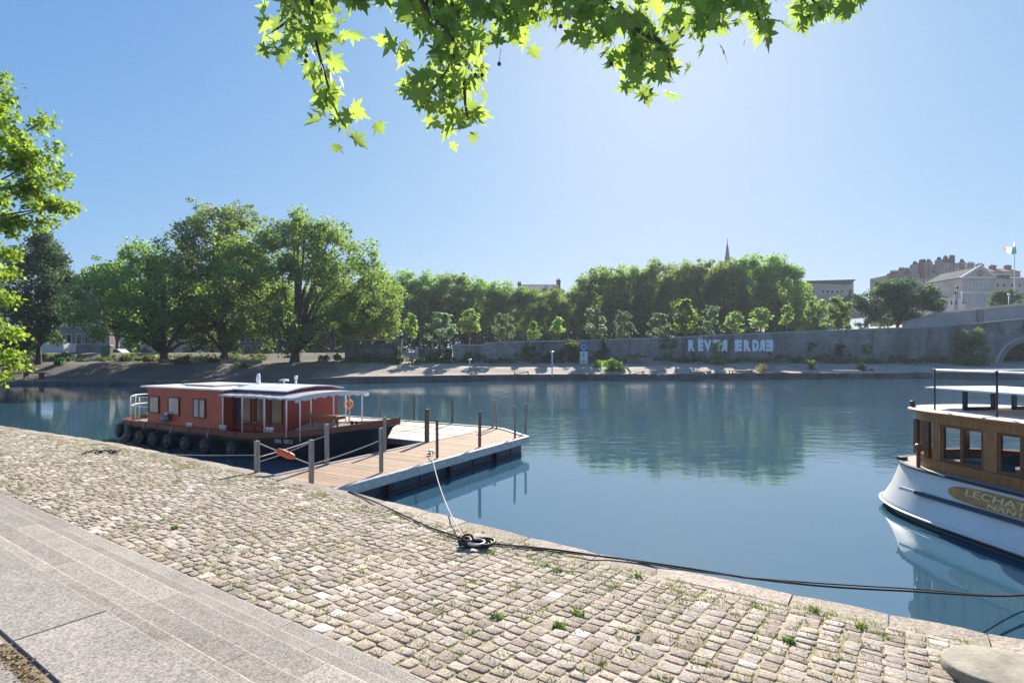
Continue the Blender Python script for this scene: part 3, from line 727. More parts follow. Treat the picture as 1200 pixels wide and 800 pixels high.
# door between the two large windows
window(.12, .88, 1.02, 1.82, -1.05, RB, 0, .035); window(1.18, 1.62, 1.05, 1.84, -1.05, RB, 0, .03); window(1.86, 2.30, 1.05, 1.80, -1.05, RB, 0, .03)
mb = MB(); mb.box(1.04, 1.07, -1.10, -1.052, .6, 1.95); mb.box(1.73, 1.76, -1.10, -1.052, .6, 1.95); mb.box(1.07, 1.73, -1.10, -1.053, 1.92, 1.95)
d = mb.build('door_frame', M['red'], RB)
mb = MB(); mb.box(.1, 1.5, -1.13, -1.06, .88, .95, .01); mb.build('hand_rail', M['darkframe'], RB)
mb = MB(); mb.box(1.12, 1.16, -1.12, -1.06, 1.0, 1.04, .008); mb.build('handle', M['steel'], d)
# roofs
mb = MB(); mb.box(-4.3, .12, -1.52, 1.46, 1.995, 2.045, .012); mb.build('roof', M['white'], RB)
mb = MB(); prof = [(-1.14,2.022),(-1.14,2.05),(-.6,2.135),(0,2.165),(.65,2.135),(1.2,2.05),(1.2,2.022),(.65,2.10),(0,2.131),(-.6,2.10)]
mb.loft([[(x, y, z) for y, z in prof] for x in (.125, 2.62)]); mb.build('wheelhouse_roof', M['white'], RB)
mb = MB(); mb.box(-2.9, -1.3, -.8, .3, 2.045, 2.10, .01); mb.box(-3.6,-3.0,-.5,.4,2.045,2.075); mb.build('roof_hatch', M['granite_lt'], RB)
mb = MB(); mb.box(-.95, .1, -.2, .7, 2.045, 2.12, .01); mb.lathe([(.075,0),(.07,.28),(.05,.30),(.05,.36),(0,.37)], (-.5, .3, 2.11), 10); mb.build('chimney', M['white'], RB)
mb = MB(); mb.lathe([(.025,0),(.025,.10),(.16,.105),(.15,.14),(.06,.17),(0,.175)], (.9, .2, 2.15), 16); mb.build('vent_cap', M['white'], RB)
mb = MB(); mb.tube([(1.35,.3,2.12),(1.35,.3,2.36)], .035, 8); mb.lathe([(.05,0),(.06,.05),(.05,.09),(0,.1)], (1.35,.3,2.34), 10); mb.build('mast_light', M['white'], RB)
# awning: fabric sheet with hanging valance on steel poles
nx, ny = 16, 10; V = []; Fs = []
for i in range(nx+1):
    for j in range(ny+1):
        x = -.02+3.42*i/nx; y = -1.55+3.05*j/ny
        V.append((x, y, 1.90+.10*math.sin(math.pi*j/ny)**.8-.012*math.sin(i*1.57)**2+.006*math.sin(3*x+2*y)))
for i in range(nx):
    for j in range(ny): Fs.append((i*(ny+1)+j, (i+1)*(ny+1)+j, (i+1)*(ny+1)+j+1, i*(ny+1)+j+1))
mb = MB(); mb.smooth = True; mb.add(V, Fs)
def valance(pts, drop):
    V = []; n = len(pts)
    for k, p in enumerate(pts): V.append(p); V.append((p[0]+.025*math.sin(k*1.9), p[1]+.02*math.cos(k*1.3), p[2]-drop*(1+.25*math.sin(k*2.3))))
    mb.add(V, [(2*k, 2*k+2, 2*k+3, 2*k+1) for k in range(n-1)])
valance([V0 for V0 in [(-.02+3.42*i/24, -1.552, 1.90-.012*math.sin(i/24*16*1.57)**2) for i in range(25)]], .06)
valance([(3.402, -1.55+3.05*j/24, 1.90+.10*math.sin(math.pi*j/24)**.8) for j in range(25)], .14)
m, n, N, L, P = nm('awning_canvas')
P.inputs['Base Color'].default_value = (.58,.62,.66,1); P.inputs['Roughness'].default_value = .8
tr = N.new('ShaderNodeBsdfTranslucent'); tr.inputs[0].default_value = (.6,.65,.72,1); mx = N.new('ShaderNodeMixShader'); mx.inputs[0].default_value = .45
L.new(P.outputs[0], mx.inputs[1]); L.new(tr.outputs[0], mx.inputs[2]); L.new(mx.outputs[0], N['Material Output'].inputs[0])
aw = mb.build('awning', m, RB)
for x in (.02, .95, 1.95, 2.55 if False else 2.9):
    mb = MB(); mb.tube([(x, -1.40, .72), (x, -1.40, 1.90)], .022, 8); mb.build('awning_pole', M['white'], RB)
for x, y in ((3.35,-1.30),(3.35,.0),(3.35,1.25),(2.6,1.28),(1.6,1.36),(2.75,-.35)):
    mb = MB(); mb.tube([(x, y, .62), (x, y, 1.93)], .020, 8); mb.build('awning_pole', M['white'], RB)
mb = MB(); mb.box(2.75, 4.1, -.62, -.25, 1.22, 1.33, .015); mb.tube([(2.9,-.44,.6),(2.9,-.44,1.22)], .03); mb.tube([(3.95,-.44,.7),(3.95,-.44,1.22)], .03)
mb.build('bench', M['varnishd'], RB)
mb = MB()
for k in (0, .18): mb.lathe([(.05,0),(.045,.10),(.06,.12),(0,.13)], (4.3+k, -.2, gz(4.3)-.02), 10)
mb.build('bollard', M['iron'], RB)
# stern rail
mb = MB()
for z in (1.28, 1.62): mb.tube([(-4.15,-1.3,z),(-5.3,-1.3,z),(-6.0,-.75,z),(-6.12,.3,z),(-5.8,1.0,z),(-4.15,1.25,z)], .018, 6)
for x, y in ((-5.3,-1.3),(-6.0,-.75),(-6.12,.3),(-4.75,-1.3),(-5.8,1.0)): mb.tube([(x,y,.72),(x,y,1.62)], .018, 6)
mb.build('stern_rail', M['white'], RB)
mb = MB(); mb.tube([(-4.6,-.9,.6),(-4.6,-.9,1.0)], .012, 6); mb.tube([(-4.2,-.9,.6),(-4.2,-.9,1.0)], .012, 6); mb.box(-4.65,-4.15,-1.1,-.7,1.0,1.03); mb.tube([(-4.18,-.9,1.0),(-4.18,-.9,1.35)], .012, 6)
o = tag(mb.build('folding_chair', M['white']), 'small white chair inside the stern rail of the red boat', 'chair'); o.matrix_world = RB.matrix_world if False else Matrix.Translation(RB.location) @ Matrix.Rotation(RB.rotation_euler.z, 4, 'Z')
rbm = Matrix.Translation(RB.location) @ Matrix.Rotation(RB.rotation_euler.z, 4, 'Z')
# name on the hull side
x0 = 2.62; ysl = -(hw(2.9)+.012); ang = math.atan2(-(hw(3.3)-hw(2.6)), .7)
def bowside(x): return Matrix.Translation((x, -hw(x)-.02, .545)) @ Matrix.Rotation(math.atan2(hw(2.45)-hw(3.2), .75), 4, 'Z') @ Matrix.Rotation(R(90), 4, 'X')
text('registration_letters', 'NA', .17, M['flagwhite'], RB, bowside(2.45), .004, .002); text('registration_number', '1813', .17, M['flagwhite'], RB, bowside(2.76), .004, .002)
# fenders hanging along the hull
kinds = ['leftmost','second','third','fourth','fifth','sixth','seventh','eighth','ninth']
for i, x in enumerate((-6.05,-5.5,-4.85,-4.1,-3.35,-2.5,-1.55,-.55,.75)):
    px_ = x; y = -max(hw(x), .9)-.16; z = .30-.01*i+(.12 if x < -5 else 0)
    f = thing('tyre_fender', f'{kinds[i]} dark rubber fender from the stern along the black hull', 'fender', tuple(rbm @ Vector((x, y, z))), RB.rotation_euler.z+(R(-35) if x < -5.8 else R(-12) if x < -5 else 0), 'rubber fenders along the black hull')
    mb = MB(); mb.torus((0,0,0), .165, .085, 'Y', 22, 10); mb.build('tyre', M['rubber'], f)
    mb = MB(); mb.smooth = True; mb.lathe([(0,-.09),(.08,-.085),(.14,-.04),(.14,.04),(.08,.085),(0,.09)], (0,-.02,0), 16, 'Y'); mb.build('filling', M['blueblack'], f)
    mb = MB(); mb.tube([(0,.03,.2),(0,.12,gz(x)-z)], .012, 6); mb.build('lanyard', M['rope' if i % 2 else 'darkrope'], f)
f = thing('big_tyre', 'large black tyre hung upright on the stern corner of the red boat', 'tyre', tuple(rbm @ Vector((-6.5, -.55, .42))), RB.rotation_euler.z+R(55))
mb = MB(); mb.torus((0,0,0), .27, .12, 'Y', 28, 12); mb.build('tyre', M['rubber'], f)
mb = MB(); mb.tube([(0,.05,.3),(.0,.12,.45)], .014, 6); mb.build('lanyard', M['darkrope'], f)
# grey fender on the cabin side
f = thing('grey_fender', 'grey rounded fender resting against the red cabin wall', 'fender', tuple(rbm @ Vector((-2.85, -1.50, .98))), RB.rotation_euler.z)
mb = MB(); mb.lathe([(0,-.2),(.09,-.17),(.13,-.08),(.13,.06),(.09,.12),(.03,.16),(0,.17)], (0,0,0), 16, 'X'); mb.build('body', mat('grey_rubber', (.16,.19,.23), .4, .2, 5, 0), f)
mb = MB(); mb.lathe([(0,0),(.05,.01),(.06,.05),(.03,.09),(0,.10)], (.05,0,.11), 10); mb.build('cap', M['white'], f)
for i, x in enumerate((-1.75, -.05, 2.1)):
    mb = MB()
    for k in (0, .16): mb.lathe([(.06,0),(.055,.09),(.075,.11),(.06,.14),(0,.15)], (x+k, -1.40, gz(x)), 12)
    mb.build('mooring_bitt', M['white'], RB)
mb = MB(); mb.tube([(2.6,-.9,.62),(2.6,-.9,.9)], .05, 8); mb.box(2.45,2.75,-1.05,-.8,.6,.7); mb.build('winch', M['iron'], RB)

# ================================================================ WHITE PASSENGER BOAT (right)
WB = thing('passenger_boat', 'white hulled passenger boat with varnished wood cabin and open roof deck', 'passenger boat', (9.75, 9.0, 0), math.atan2(-.99, .12)+math.pi/2)
# local frame: +x to the right, +y away from the camera (stern), straight side at x = -1.55 (deck)
def outline(half, yend, r_, k=26):
    """half outline from the near end (-y) round the stern (+y): superellipse stern cap"""
    pts = []
    y0 = yend-r_
    for i in range(k+1):
        t = math.pi/2*i/k; c, s_ = math.cos(t), math.sin(t)
        pts.append((-half*abs(c)**(2/2.5) if c > 1e-6 else 0., y0+r_*abs(s_)**(2/2.5)))
    left = [(-half, -4.0), (-half, -2.5), (-half, -1), (-half, 0), (-half, y0*.5)]+pts
    bow = [(0, -5.6), (-half*.55, -5.3), (-half*.88, -4.7)]
    L_ = bow+left; return L_+[(-x, y) for x, y in L_[::-1][1:-1]]
def lvl(half, yend, r_, z, sheer=0):
    return [(x, y, z+sheer*(max(0, y)/4)**2) for x, y in outline(half, yend, r_)]
mb = MB(); mb.smooth = True
mb.loft([lvl(1.95,3.45,2.5,-.4)[::-1], lvl(1.98,3.85,2.7,.13)[::-1]][::1]); 
mb.build('bottom', M['black'], WB)
HS = [(2.02,3.95,2.8,.10),(2.03,3.97,2.8,.13),(2.0,3.90,2.75,.2),(1.88,3.76,2.6,.45),(1.77,3.66,2.4,.72),(1.72,3.58,2.3,.93)]
mb = MB(); mb.smooth = True; mb.loft([lvl(*h)[::-1] for h in HS], caps=False); mb.build('hull', M['hullwhite'], WB)
mb = MB(); mb.loft([lvl(1.72,3.58,2.3,.93)[::-1], lvl(1.76,3.63,2.32,.935)[::-1], lvl(1.76,3.63,2.32,.965)[::-1], lvl(1.70,3.56,2.3,.97)[::-1]], caps=False); mb.build('rub_rail', M['navy'], WB)
mb = MB(); mb.loft([lvl(1.71,3.57,2.3,.94)[::-1], lvl(1.71,3.57,2.3,.962)[::-1]]); mb.build('deck', M['deckpale'], WB)
# dark blue stripe standing proud of the side
def sideline(z, off):                                # x of the hull side at height z
    zs = [h[3] for h in HS]; hs = [h[0] for h in HS]; return -(np.interp(z, zs, hs)+off)
mb = MB()
mb.loft([[(sideline(z, o), y, z) for z, o in ((.52,.0),(.52,.045),(.585,.045),(.585,.0))] for y in [2.05-.25*i for i in range(28)]]); mb.build('side_stripe', M['navy'], WB)
mb = MB(); mb.loft([[(sideline(z, o), y, z) for z, o in ((.525,.0),(.525,.03),(.58,.03),(.58,.0))] for y in (2.42, 2.25, 2.06)]); mb.build('stripe_end', M['white'], WB)
mb = MB(); mb.loft([lvl(2.045,3.985,2.8,.125)[::-1], lvl(2.05,3.99,2.8,.14)[::-1], lvl(2.03,3.965,2.8,.155)[::-1]], caps=False); mb.build('chine_strip', M['white'], WB)
# name board
def board(yc, zc, ly, lz, k=40):
    P_ = []
    for i in range(k):
        t = 2*math.pi*i/k; c, s_ = math.cos(t), math.sin(t); P_.append((yc+ly*np.sign(c)*abs(c)**.35, zc+lz*np.sign(s_)*abs(s_)**.8))
    return P_
YB, ZB = -.22, .745
P_ = board(YB, ZB, 1.62, .135)
mb = MB(); mb.loft([[(sideline(z, o), y, z) for y, z in P_] for o in (.005, .03)]); nbd = mb.build('name_board', M['plaque'], WB)
tilt = math.atan2(1.86-1.74, .27)
def onside(y, z, off, tl):
    tilt = R(tl)
    return Matrix.Translation((sideline(z, off), y, z)) @ Matrix.Rotation(R(-90), 4, 'Z') @ Matrix.Rotation(R(90)-tilt, 4, 'X')
text('boat_name', 'LECHAT', .165, M['gilt'], nbd, onside(YB+1.30, .735, .036, 16), .004, .001, False, 1.75)
text('home_port', 'NANTES', .11, M['gilt'], nbd, onside(YB+.86, .632, .034, 24), .004, .001, False, 2.0)
# cabin
def cabout(half, yend, r_, z): return lvl(half, yend, r_, z)
CW, CY, CR = 1.45, 3.22, 1.5
mb = MB()
def shellband(z0, z1, hw_, off, yend=CY):
    A = outline(hw_, yend, CR); B = outline(hw_-off, yend-off, CR-off*.5)
    A = [p for p in A if p[1] > -4.2]; B = [p for p in B if p[1] > -4.2]
    k = len(A); V = [(x,y,z0) for x,y in A]+[(x,y,z1) for x,y in A]+[(x,y,z0) for x,y in B]+[(x,y,z1) for x,y in B]; Fs = []
    for i in range(k-1 if False else k):
        j = (i+1) % k
        Fs += [(j, i, k+i, k+j), (2*k+i, 2*k+j, 3*k+j, 3*k+i), (k+i, 3*k+i, 3*k+j, k+j), (i, j, 2*k+j, 2*k+i)]
    mb.add(V, Fs)
shellband(.963, 1.12, CW, .09); shellband(1.12, 1.15, CW+.03, .12); shellband(1.86, 2.03, CW, .09)
mb.build('cabin_wall', M['varnish'], WB)
A = outline(CW-.02, CY-.02, CR); left = [p for p in A if p[0] < 0 and p[1] > -4.1]
# posts along the straight side at fixed spacing, mirrored on the far side, and round the stern
def pillar(y, w_, x=None, m='varnish', z0=1.15, z1=1.86, d=.09):
    for sg in (-1, 1):
        mb = MB(); xx = CW-.05
        mb.box(min(sg*xx, sg*xx-.0)-d/2, max(sg*xx, sg*xx)+d/2, y-w_/2, y+w_/2, z0, z1, .008); mb.build('cabin_post', M[m], WB)
for y in (2.02, .95, -.12, -1.19, -2.26, -3.33):
    pillar(y, .24 if y < 2 else .17)
sashes = [(1.07, 1.93), (0, .83), (-1.07, -.24), (-2.14, -1.31), (-3.21, -2.38)]
for y0, y1 in sashes:
    for sg in (-1, 1):
        x = sg*(CW-.05); mb = MB(); fr = .055
        mb.box(x-.025, x+.025, y0, y1, 1.152, 1.152+fr); mb.box(x-.025, x+.025, y0, y1, 1.86-fr, 1.858)
        mb.box(x-.024, x+.024, y0, y0+fr, 1.152+fr, 1.86-fr); mb.box(x-.024, x+.024, y1-fr, y1, 1.152+fr, 1.86-fr)
        ym = (y0+y1)/2; mb.box(x-.024, x+.024, ym-.035, ym+.035, 1.152+fr, 1.86-fr)
        f = mb.build('window', M['varnishd'], WB)
        g = MB(); g.box(x-.004, x+.004, y0+fr, y1-fr, 1.152+fr, 1.86-fr); g.build('pane', M['glass'], f)
# rounded stern glazing posts
for (x, y) in [(-1.37,2.28),(-1.17,2.76),(-.75,3.07),(-.2,3.16),(.35,3.15),(.85,3.03),(1.22,2.70),(1.37,2.28)]:
    mb = MB(); mb.box(x-.045, x+.045, y-.045, y+.045, 1.15, 1.86, .008); mb.build('cabin_post', M['varnishd'], WB)
mb = MB(); pts = [(-1.39,2.10),(-1.37,2.28),(-1.17,2.76),(-.75,3.07),(-.2,3.16),(.35,3.15),(.85,3.03),(1.22,2.70),(1.37,2.28)]
for a, b in zip(pts, pts[1:]): mb.add([(a[0],a[1],1.16),(b[0],b[1],1.16),(b[0],b[1],1.85),(a[0],a[1],1.85)], [(0,1,2,3)])
mb.build('stern_glazing', M['glass'], WB)
# cabin interior
mb = MB(); mb.prism([(x, y) for x, y in outline(CW-.1, CY-.1, CR)], .97, .985); mb.build('cabin_floor', M['interior'], WB)
for y in (1.45, .3, -1.6, -2.7):
    for x in (-.85, .85):
        mb = MB(); mb.box(x-.38, x+.38, y-.2, y+.2, 1.15, 1.24, .03); mb.box(x-.38, x+.38, y-.24, y-.18, 1.24, 1.36, .02); mb.box(x-.3, x+.3, y-.15, y+.15, .985, 1.15); mb.build('seat', M['seat'], WB)
mb = MB(); mb.box(-.9, .9, -1.02, -.98, .985, 1.86); mb.build('bulkhead', M['interior'], WB)
# roof
mb = MB(); mb.smooth = False
mb.loft([lvl(1.47,3.24,1.5,2.03)[::-1], lvl(1.54,3.32,1.55,2.045)[::-1], lvl(1.56,3.34,1.56,2.07)[::-1], lvl(1.52,3.30,1.55,2.085)[::-1], lvl(1.0,2.7,1.2,2.10)[::-1]]); mb.build('roof', [mat('cream_roof_deck', (.60,.53,.46), .8, .15, 2, .1)], WB)
mb = MB(); mb.loft([lvl(1.55,3.33,1.56,2.03)[::-1], lvl(1.57,3.35,1.57,2.035)[::-1], lvl(1.57,3.35,1.57,2.06)[::-1], lvl(1.55,3.33,1.56,2.062)[::-1]], caps=False); mb.build('roof_edge', M['varnish'], WB)
# roof rail
ring = [(-1.48,-4.0),(-1.48,-2),(-1.48,-.2),(-1.48,1.35),(-1.25,2.0),(-.9,2.38)]
rail = [(x, y, 2.86) for x, y in [(-1.42,-4.0),(-1.42,1.55)]]
mb = MB(); mb.tube([(-1.42,-4.2,2.865),(-1.30,2.2,2.865)], .017, 8); mb.tube([(1.42,-4.2,2.865),(1.30,2.2,2.865)], .017, 8); mb.tube([(-1.30,2.2,2.865),(1.30,2.2,2.865)], .017, 8); mb.build('roof_rail', M['white'], WB)
for y in (2.2, .93, -.5, -1.9, -3.3):
    for sg in (-1, 1):
        xr = 1.30 if y > 2.1 else 1.42-.12*(y+4.2)/6.4
        mb = MB(); mb.tube([(sg*xr, y, 2.09), (sg*xr, y, 2.85)], .017, 8); mb.lathe([(.03,0),(.035,.02),(.02,.04),(0,.045)], (sg*xr,y,2.85), 10); mb.build('rail_post', M['navy'], WB)
# long roof bench / table on U legs
mb = MB(); mb.prism([(-1.0,2.75),(-.55,2.95),(.9,2.9),(.95,-3.6),(-1.0,-3.6)][::-1], 2.475, 2.50); mb.build('roof_table_top', M['white'], WB)
for y in (1.9, .1, -1.7, -3.3):
    for xa, xb in ((-.95,-.35),(.1,.6)):
        mb = MB(); mb.bar((xa,y,2.12),(xa,y,2.47),.06); mb.bar((xb,y,2.12),(xb,y,2.47),.06); mb.bar((xa-.03,y,2.14),(xb+.03,y,2.14),.06); mb.build('table_leg', M['navy'], WB)
mb = MB(); mb.lathe([(.05,0),(.05,.09),(.06,.10),(.06,.13),(0,.14)], (-1.18, 2.85, 2.075), 10); mb.build('roof_lamp', M['iron'], WB)
mb = MB(); mb.lathe([(.045,0),(.06,.03),(.06,.10),(.07,.12),(.05,.15),(0,.16)], (-1.53, 2.33, 1.26), 14); mb.tube([(-1.53,2.33,.96),(-1.53,2.33,1.28)], .035, 10); mb.build('stern_lantern', M['varnishd'], WB)
mb = MB(); mb.box(-1.3,-1.15,3.0,3.15,.965,1.03,.01); mb.build('deck_cleat', M['iron'], WB)
wbm = Matrix.Translation(WB.location) @ Matrix.Rotation(WB.rotation_euler.z, 4, 'Z')
o = MB(); o.lathe([(0,0),(.09,.02),(.11,.12),(.06,.22),(.05,.3),(0,.31)], (0,0,0), 12); o = tag(o.build('yellow_cushion_roll', M['yellow']), 'yellow rolled bundle on the ledge inside the white boat stern window', 'bundle'); o.location = wbm @ Vector((-1.02, 2.45, 1.15))

# ================================================================ FAR BANK
FQ = [(-600,60),(-200,52),(-80,54),(-51,57),(-35,57),(-14,59.5),(0,64.7),(20,66.7),(37,70),(64,71),(110,72),(200,72),(600,76)]
def fy(x): return float(np.interp(x, [a for a, b in FQ], [b for a, b in FQ]))
def sm(t): t = max(0, min(1, t)); return t*t*(3-2*t)
def qtop(x): return .30+.40*sm((x+24)/8)
WY = [(-15,71.5),(0,75),(20,77.5),(37,80),(64,80.5),(110,82)]
def wy(x): return float(np.interp(x, [a for a, b in WY], [b for a, b in WY]))
def gh(x, y):
    v = y-fy(x); L_ = qtop(x)
    left = .30+1.75*sm((v-2.5)/8.5)+1.15*sm((v-13)/9); right = .70+.72*sm((v-.5)/4.2)+.55*sm((v-5)/6)
    k = sm((x+21)/8); h = left*(1-k)+right*k
    if v < 2.5: h = L_*(1-k)+right*k
    return h
xs = [-440,-330,-250,-160,-120]+list(range(-95, 116, 3))+[140,200,300,440]
vv = [0,.5,1,1.8,2.5,3.2,4,5,6,7,8,9,10,11.5,13,15,17,19,21,23,26,30,40,60,120,250,340]
V = np.array([(x, fy(x)+v, gh(x, fy(x)+v)) for x in xs for v in vv]); k = len(vv)
Fq = np.array([(i*k+j, (i+1)*k+j, (i+1)*k+j+1, i*k+j+1) for i in range(len(xs)-1) for j in range(k-1)])
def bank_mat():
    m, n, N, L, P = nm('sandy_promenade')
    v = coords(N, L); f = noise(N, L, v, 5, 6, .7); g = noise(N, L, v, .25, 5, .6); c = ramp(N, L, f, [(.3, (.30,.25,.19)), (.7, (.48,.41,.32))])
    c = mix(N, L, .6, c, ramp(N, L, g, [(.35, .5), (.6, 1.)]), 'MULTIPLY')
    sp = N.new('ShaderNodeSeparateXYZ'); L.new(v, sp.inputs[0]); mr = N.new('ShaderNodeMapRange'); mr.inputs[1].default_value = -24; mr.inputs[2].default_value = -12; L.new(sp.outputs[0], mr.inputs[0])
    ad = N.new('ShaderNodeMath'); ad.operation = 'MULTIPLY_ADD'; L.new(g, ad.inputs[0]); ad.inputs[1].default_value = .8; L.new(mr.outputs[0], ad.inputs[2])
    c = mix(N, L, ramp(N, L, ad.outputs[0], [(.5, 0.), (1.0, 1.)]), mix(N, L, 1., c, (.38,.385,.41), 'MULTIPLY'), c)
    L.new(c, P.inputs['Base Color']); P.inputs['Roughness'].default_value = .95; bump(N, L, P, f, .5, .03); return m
M['bank'] = bank_mat()
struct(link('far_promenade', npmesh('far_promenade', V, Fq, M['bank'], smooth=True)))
mb = MB()
rr = [[(x, fy(x)-.0, -1), (x, fy(x), qtop(x)-.16), (x, fy(x)-.05, qtop(x)-.16), (x, fy(x)-.05, qtop(x)+.02), (x, fy(x)+.45, qtop(x)+.02)] for x in sorted(set(xs+[a for a, b in FQ]))]
mb.loft(rr, caps=False, closed=False); struct(mb.build('far_quay', M['quaywall']))
# retaining wall with the painted letters
WT = [(-13.7,4.1),(-4,4.1),(-3.9,4.45),(10,4.75),(20,5.1),(37,5.9),(52,6.5),(60,6.75),(72,7.9),(110,9.5)]
def wt(x): return float(np.interp(x, [a for a, b in WT], [b for a, b in WT]))
rw = thing('retaining_wall', 'long grey stone embankment wall bearing the white painted word letters', 'wall', (20, 77, 0))
mb = MB(); XW = [-7.6+.0]+[-4]+list(np.arange(-2, 61, 3))+[62.9]
mb.loft([[(x, wy(x), .3), (x, wy(x), wt(x)), (x, wy(x)+.7, wt(x)), (x, wy(x)+.7, .3)] for x in XW]); mb.build('wall_face', M['wall'], rw, True)
mb = MB(); mb.loft([[(x, wy(x)-.08, wt(x)+.002), (x, wy(x)-.08, wt(x)+.16), (x, wy(x)+.72, wt(x)+.16), (x, wy(x)+.72, wt(x)+.002)] for x in XW]); mb.build('coping', M['granite_lt'], rw, True)
M['wallpaint'] = mat('white_wall_paint', (.92,.92,.92), .8, .12, 1.5, .1, fine=12)
def wall_text(ch, px0, px1, mirror=False, zc=None):
    yy = 78.9; X0 = at(px0, 0, yy)[0]; X1 = at(px1, 0, yy)[0]; yy = wy((X0+X1)/2)
    cu_w = X1-X0; sz = 2.35
    o = text('painted_letter', ch, sz, M['wallpaint'], rw, Matrix.Identity(4), .01, .17, mirror)
    vs_ = [v.co.copy() for v in o.data.vertices]; x0 = min(v.x for v in vs_); x1 = max(v.x for v in vs_); y0 = min(v.y for v in vs_); y1 = max(v.y for v in vs_)
    Z0, Z1 = EYE-(411.5-PY0)/F*yy, EYE-(398.0-PY0)/F*yy
    for v in o.data.vertices:
        q_ = v.co; X = X0+(q_.x-x0)/(x1-x0)*cu_w
        v.co = (X-20, wy(X)-.012-q_.z-77, Z0+(q_.y-y0)/(y1-y0)*(Z1-Z0))
    return o
for ch, a, b, mi in (('R',804.5,813,0),('E',816.5,823,0),('V',823.5,833,0),('E',834.5,843.5,1),('R',844.5,852.5,1),('E',862,871,0),('R',873,882,0),('D',884,892,0),('R',891.5,900,1),('E',901,910,1)):
    wall_text(ch, a, b, bool(mi))
mb = MB(); a = at(817.5,397.4,wy(25)); b = at(820.5,395.6,wy(25)); c = at(823.5,397.4,wy(25)); mb.bar((a[0],wy(a[0])-.03,a[2]),(b[0],wy(b[0])-.03,b[2]),.12,.12); mb.bar((b[0],wy(b[0])-.034,b[2]),(c[0],wy(c[0])-.034,c[2]),.12,.12); mb.build('painted_accent', M['wallpaint'], rw, True)
# terrace ground behind the wall
xs2 = [-7.6,-4,0,10,20,37,52,62,75,110,160]
V = np.array([(x, wy(x)+.6+v, wt(x)-.25+(.8*sm(v/30) if v > 0 else 0)) for x in xs2 for v in (0, 6, 15, 30, 80, 400)]); k = 6
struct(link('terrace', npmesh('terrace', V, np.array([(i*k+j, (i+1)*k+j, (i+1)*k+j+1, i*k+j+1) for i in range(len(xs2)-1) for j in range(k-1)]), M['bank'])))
# older square ruin left of the wall
YR = 70.0
rn = thing('ruined_block', 'low square ruined masonry block with niches left of the long wall', 'ruin', (at(436,0,YR)[0], YR, 1.2))
x0, x1 = at(404,0,YR)[0], at(470,0,YR)[0]; zt = at(0,398.5,YR)[2]; zl = at(0,408,YR)[2]
mb = MB(); mb.box(x0, x1-.9, YR, YR+.6, .8, zl); mb.build('lower_wall', M['pavil'], rn, True)
mb = MB(); mb.box(x0, x1-.9, YR+.62, YR+1.2, .8, zt-.4); mb.box(x1-.9, x1, YR-.05, YR+1.2, .8, zt)
for k in range(9): xx = x0+.2+(x1-x0-1.3)*k/8; mb.box(xx, xx+.28, YR+.3, YR+.619, zl, zt-.4)
mb.build('arcade', M['pavil'], rn, True)
mb = MB(); mb.box(x0-.1, x1+.1, YR-.1, YR+1.3, zt, zt+.14); mb.build('coping', M['tuffd'], rn, True)
# second stretch of wall between ruin and long wall, with gate pier
sw_ = thing('garden_wall', 'short low stone wall between the ruined block and the long wall', 'wall', (-10.8, 71, 1))
mb = MB(); mb.loft([[(x, yy, .6), (x, yy, 3.75), (x, yy+.5, 3.75), (x, yy+.5, .6)] for x, yy in ((at(488,0,71)[0],71),(-7.7, 73.2))]); mb.build('wall_face', M['wall'], sw_, True)
mb = MB(); mb.box(at(487,0,70.5)[0], at(490,0,70.5)[0], 70.4, 70.8, .6, 3.95); mb.build('pier', M['granite_lt'], sw_, True)
# bridge at the right: arch ring and spandrel
br = thing('stone_bridge', 'old stone bridge with a round arch at the far right edge', 'bridge', (67, 79.5, 0))
YB_ = 79.6; cx_ = at(1203,0,YB_)[0]; z_s = 1.0; r_o, r_i = 4.9, 3.55
TOPZ = lambda x: wt(x)-.1
def arch_wall(mb, x0, x1, y0, y1, cx, zs, r, k=24):
    """wall x0..x1 with a round-headed opening of radius r centred cx springing at zs"""
    for yy, fl in ((y0, 0), (y1, 1)):
        V = [(cx-r, yy, -1)]; 
        A_ = [(cx+r*math.cos(math.pi-math.pi*i/k), yy, zs+r*math.sin(math.pi*i/k)) for i in range(k+1)]
        T_ = [(p[0], yy, TOPZ(p[0])) for p in A_]
        V = A_+T_; Fs = [(i, i+1, k+1+i+1, k+1+i) for i in range(k)]
        mb.add(V, [f[::-1] for f in Fs] if fl else Fs)
        mb.add([(x0,yy,-1),(cx-r,yy,-1),(cx-r,yy,zs),(cx-r,yy,TOPZ(cx-r)),(x0,yy,TOPZ(x0))], [(0,1,2,3,4) if not fl else (4,3,2,1,0)])
        mb.add([(cx+r,yy,-1),(x1,yy,-1),(x1,yy,TOPZ(x1)),(cx+r,yy,TOPZ(cx+r)),(cx+r,yy,zs)], [(0,1,2,3,4) if not fl else (4,3,2,1,0)])
mb = MB(); arch_wall(mb, 62.95, 110, YB_, YB_+9, cx_, z_s, r_i+.35)
mb.add([(62.95,YB_,-1),(62.95,YB_+9,-1),(62.95,YB_+9,TOPZ(62.95)),(62.95,YB_,TOPZ(62.95))],[(0,1,2,3)])
for i in range(24):
    a0, a1 = math.pi*i/24, math.pi*(i+1)/24; r = r_i+.35
    mb.add([(cx_+r*math.cos(a0),YB_,z_s+r*math.sin(a0)),(cx_+r*math.cos(a1),YB_,z_s+r*math.sin(a1)),(cx_+r*math.cos(a1),YB_+9,z_s+r*math.sin(a1)),(cx_+r*math.cos(a0),YB_+9,z_s+r*math.sin(a0))],[(0,1,2,3)])
mb.build('spandrel_wall', M['wall'], br, True)
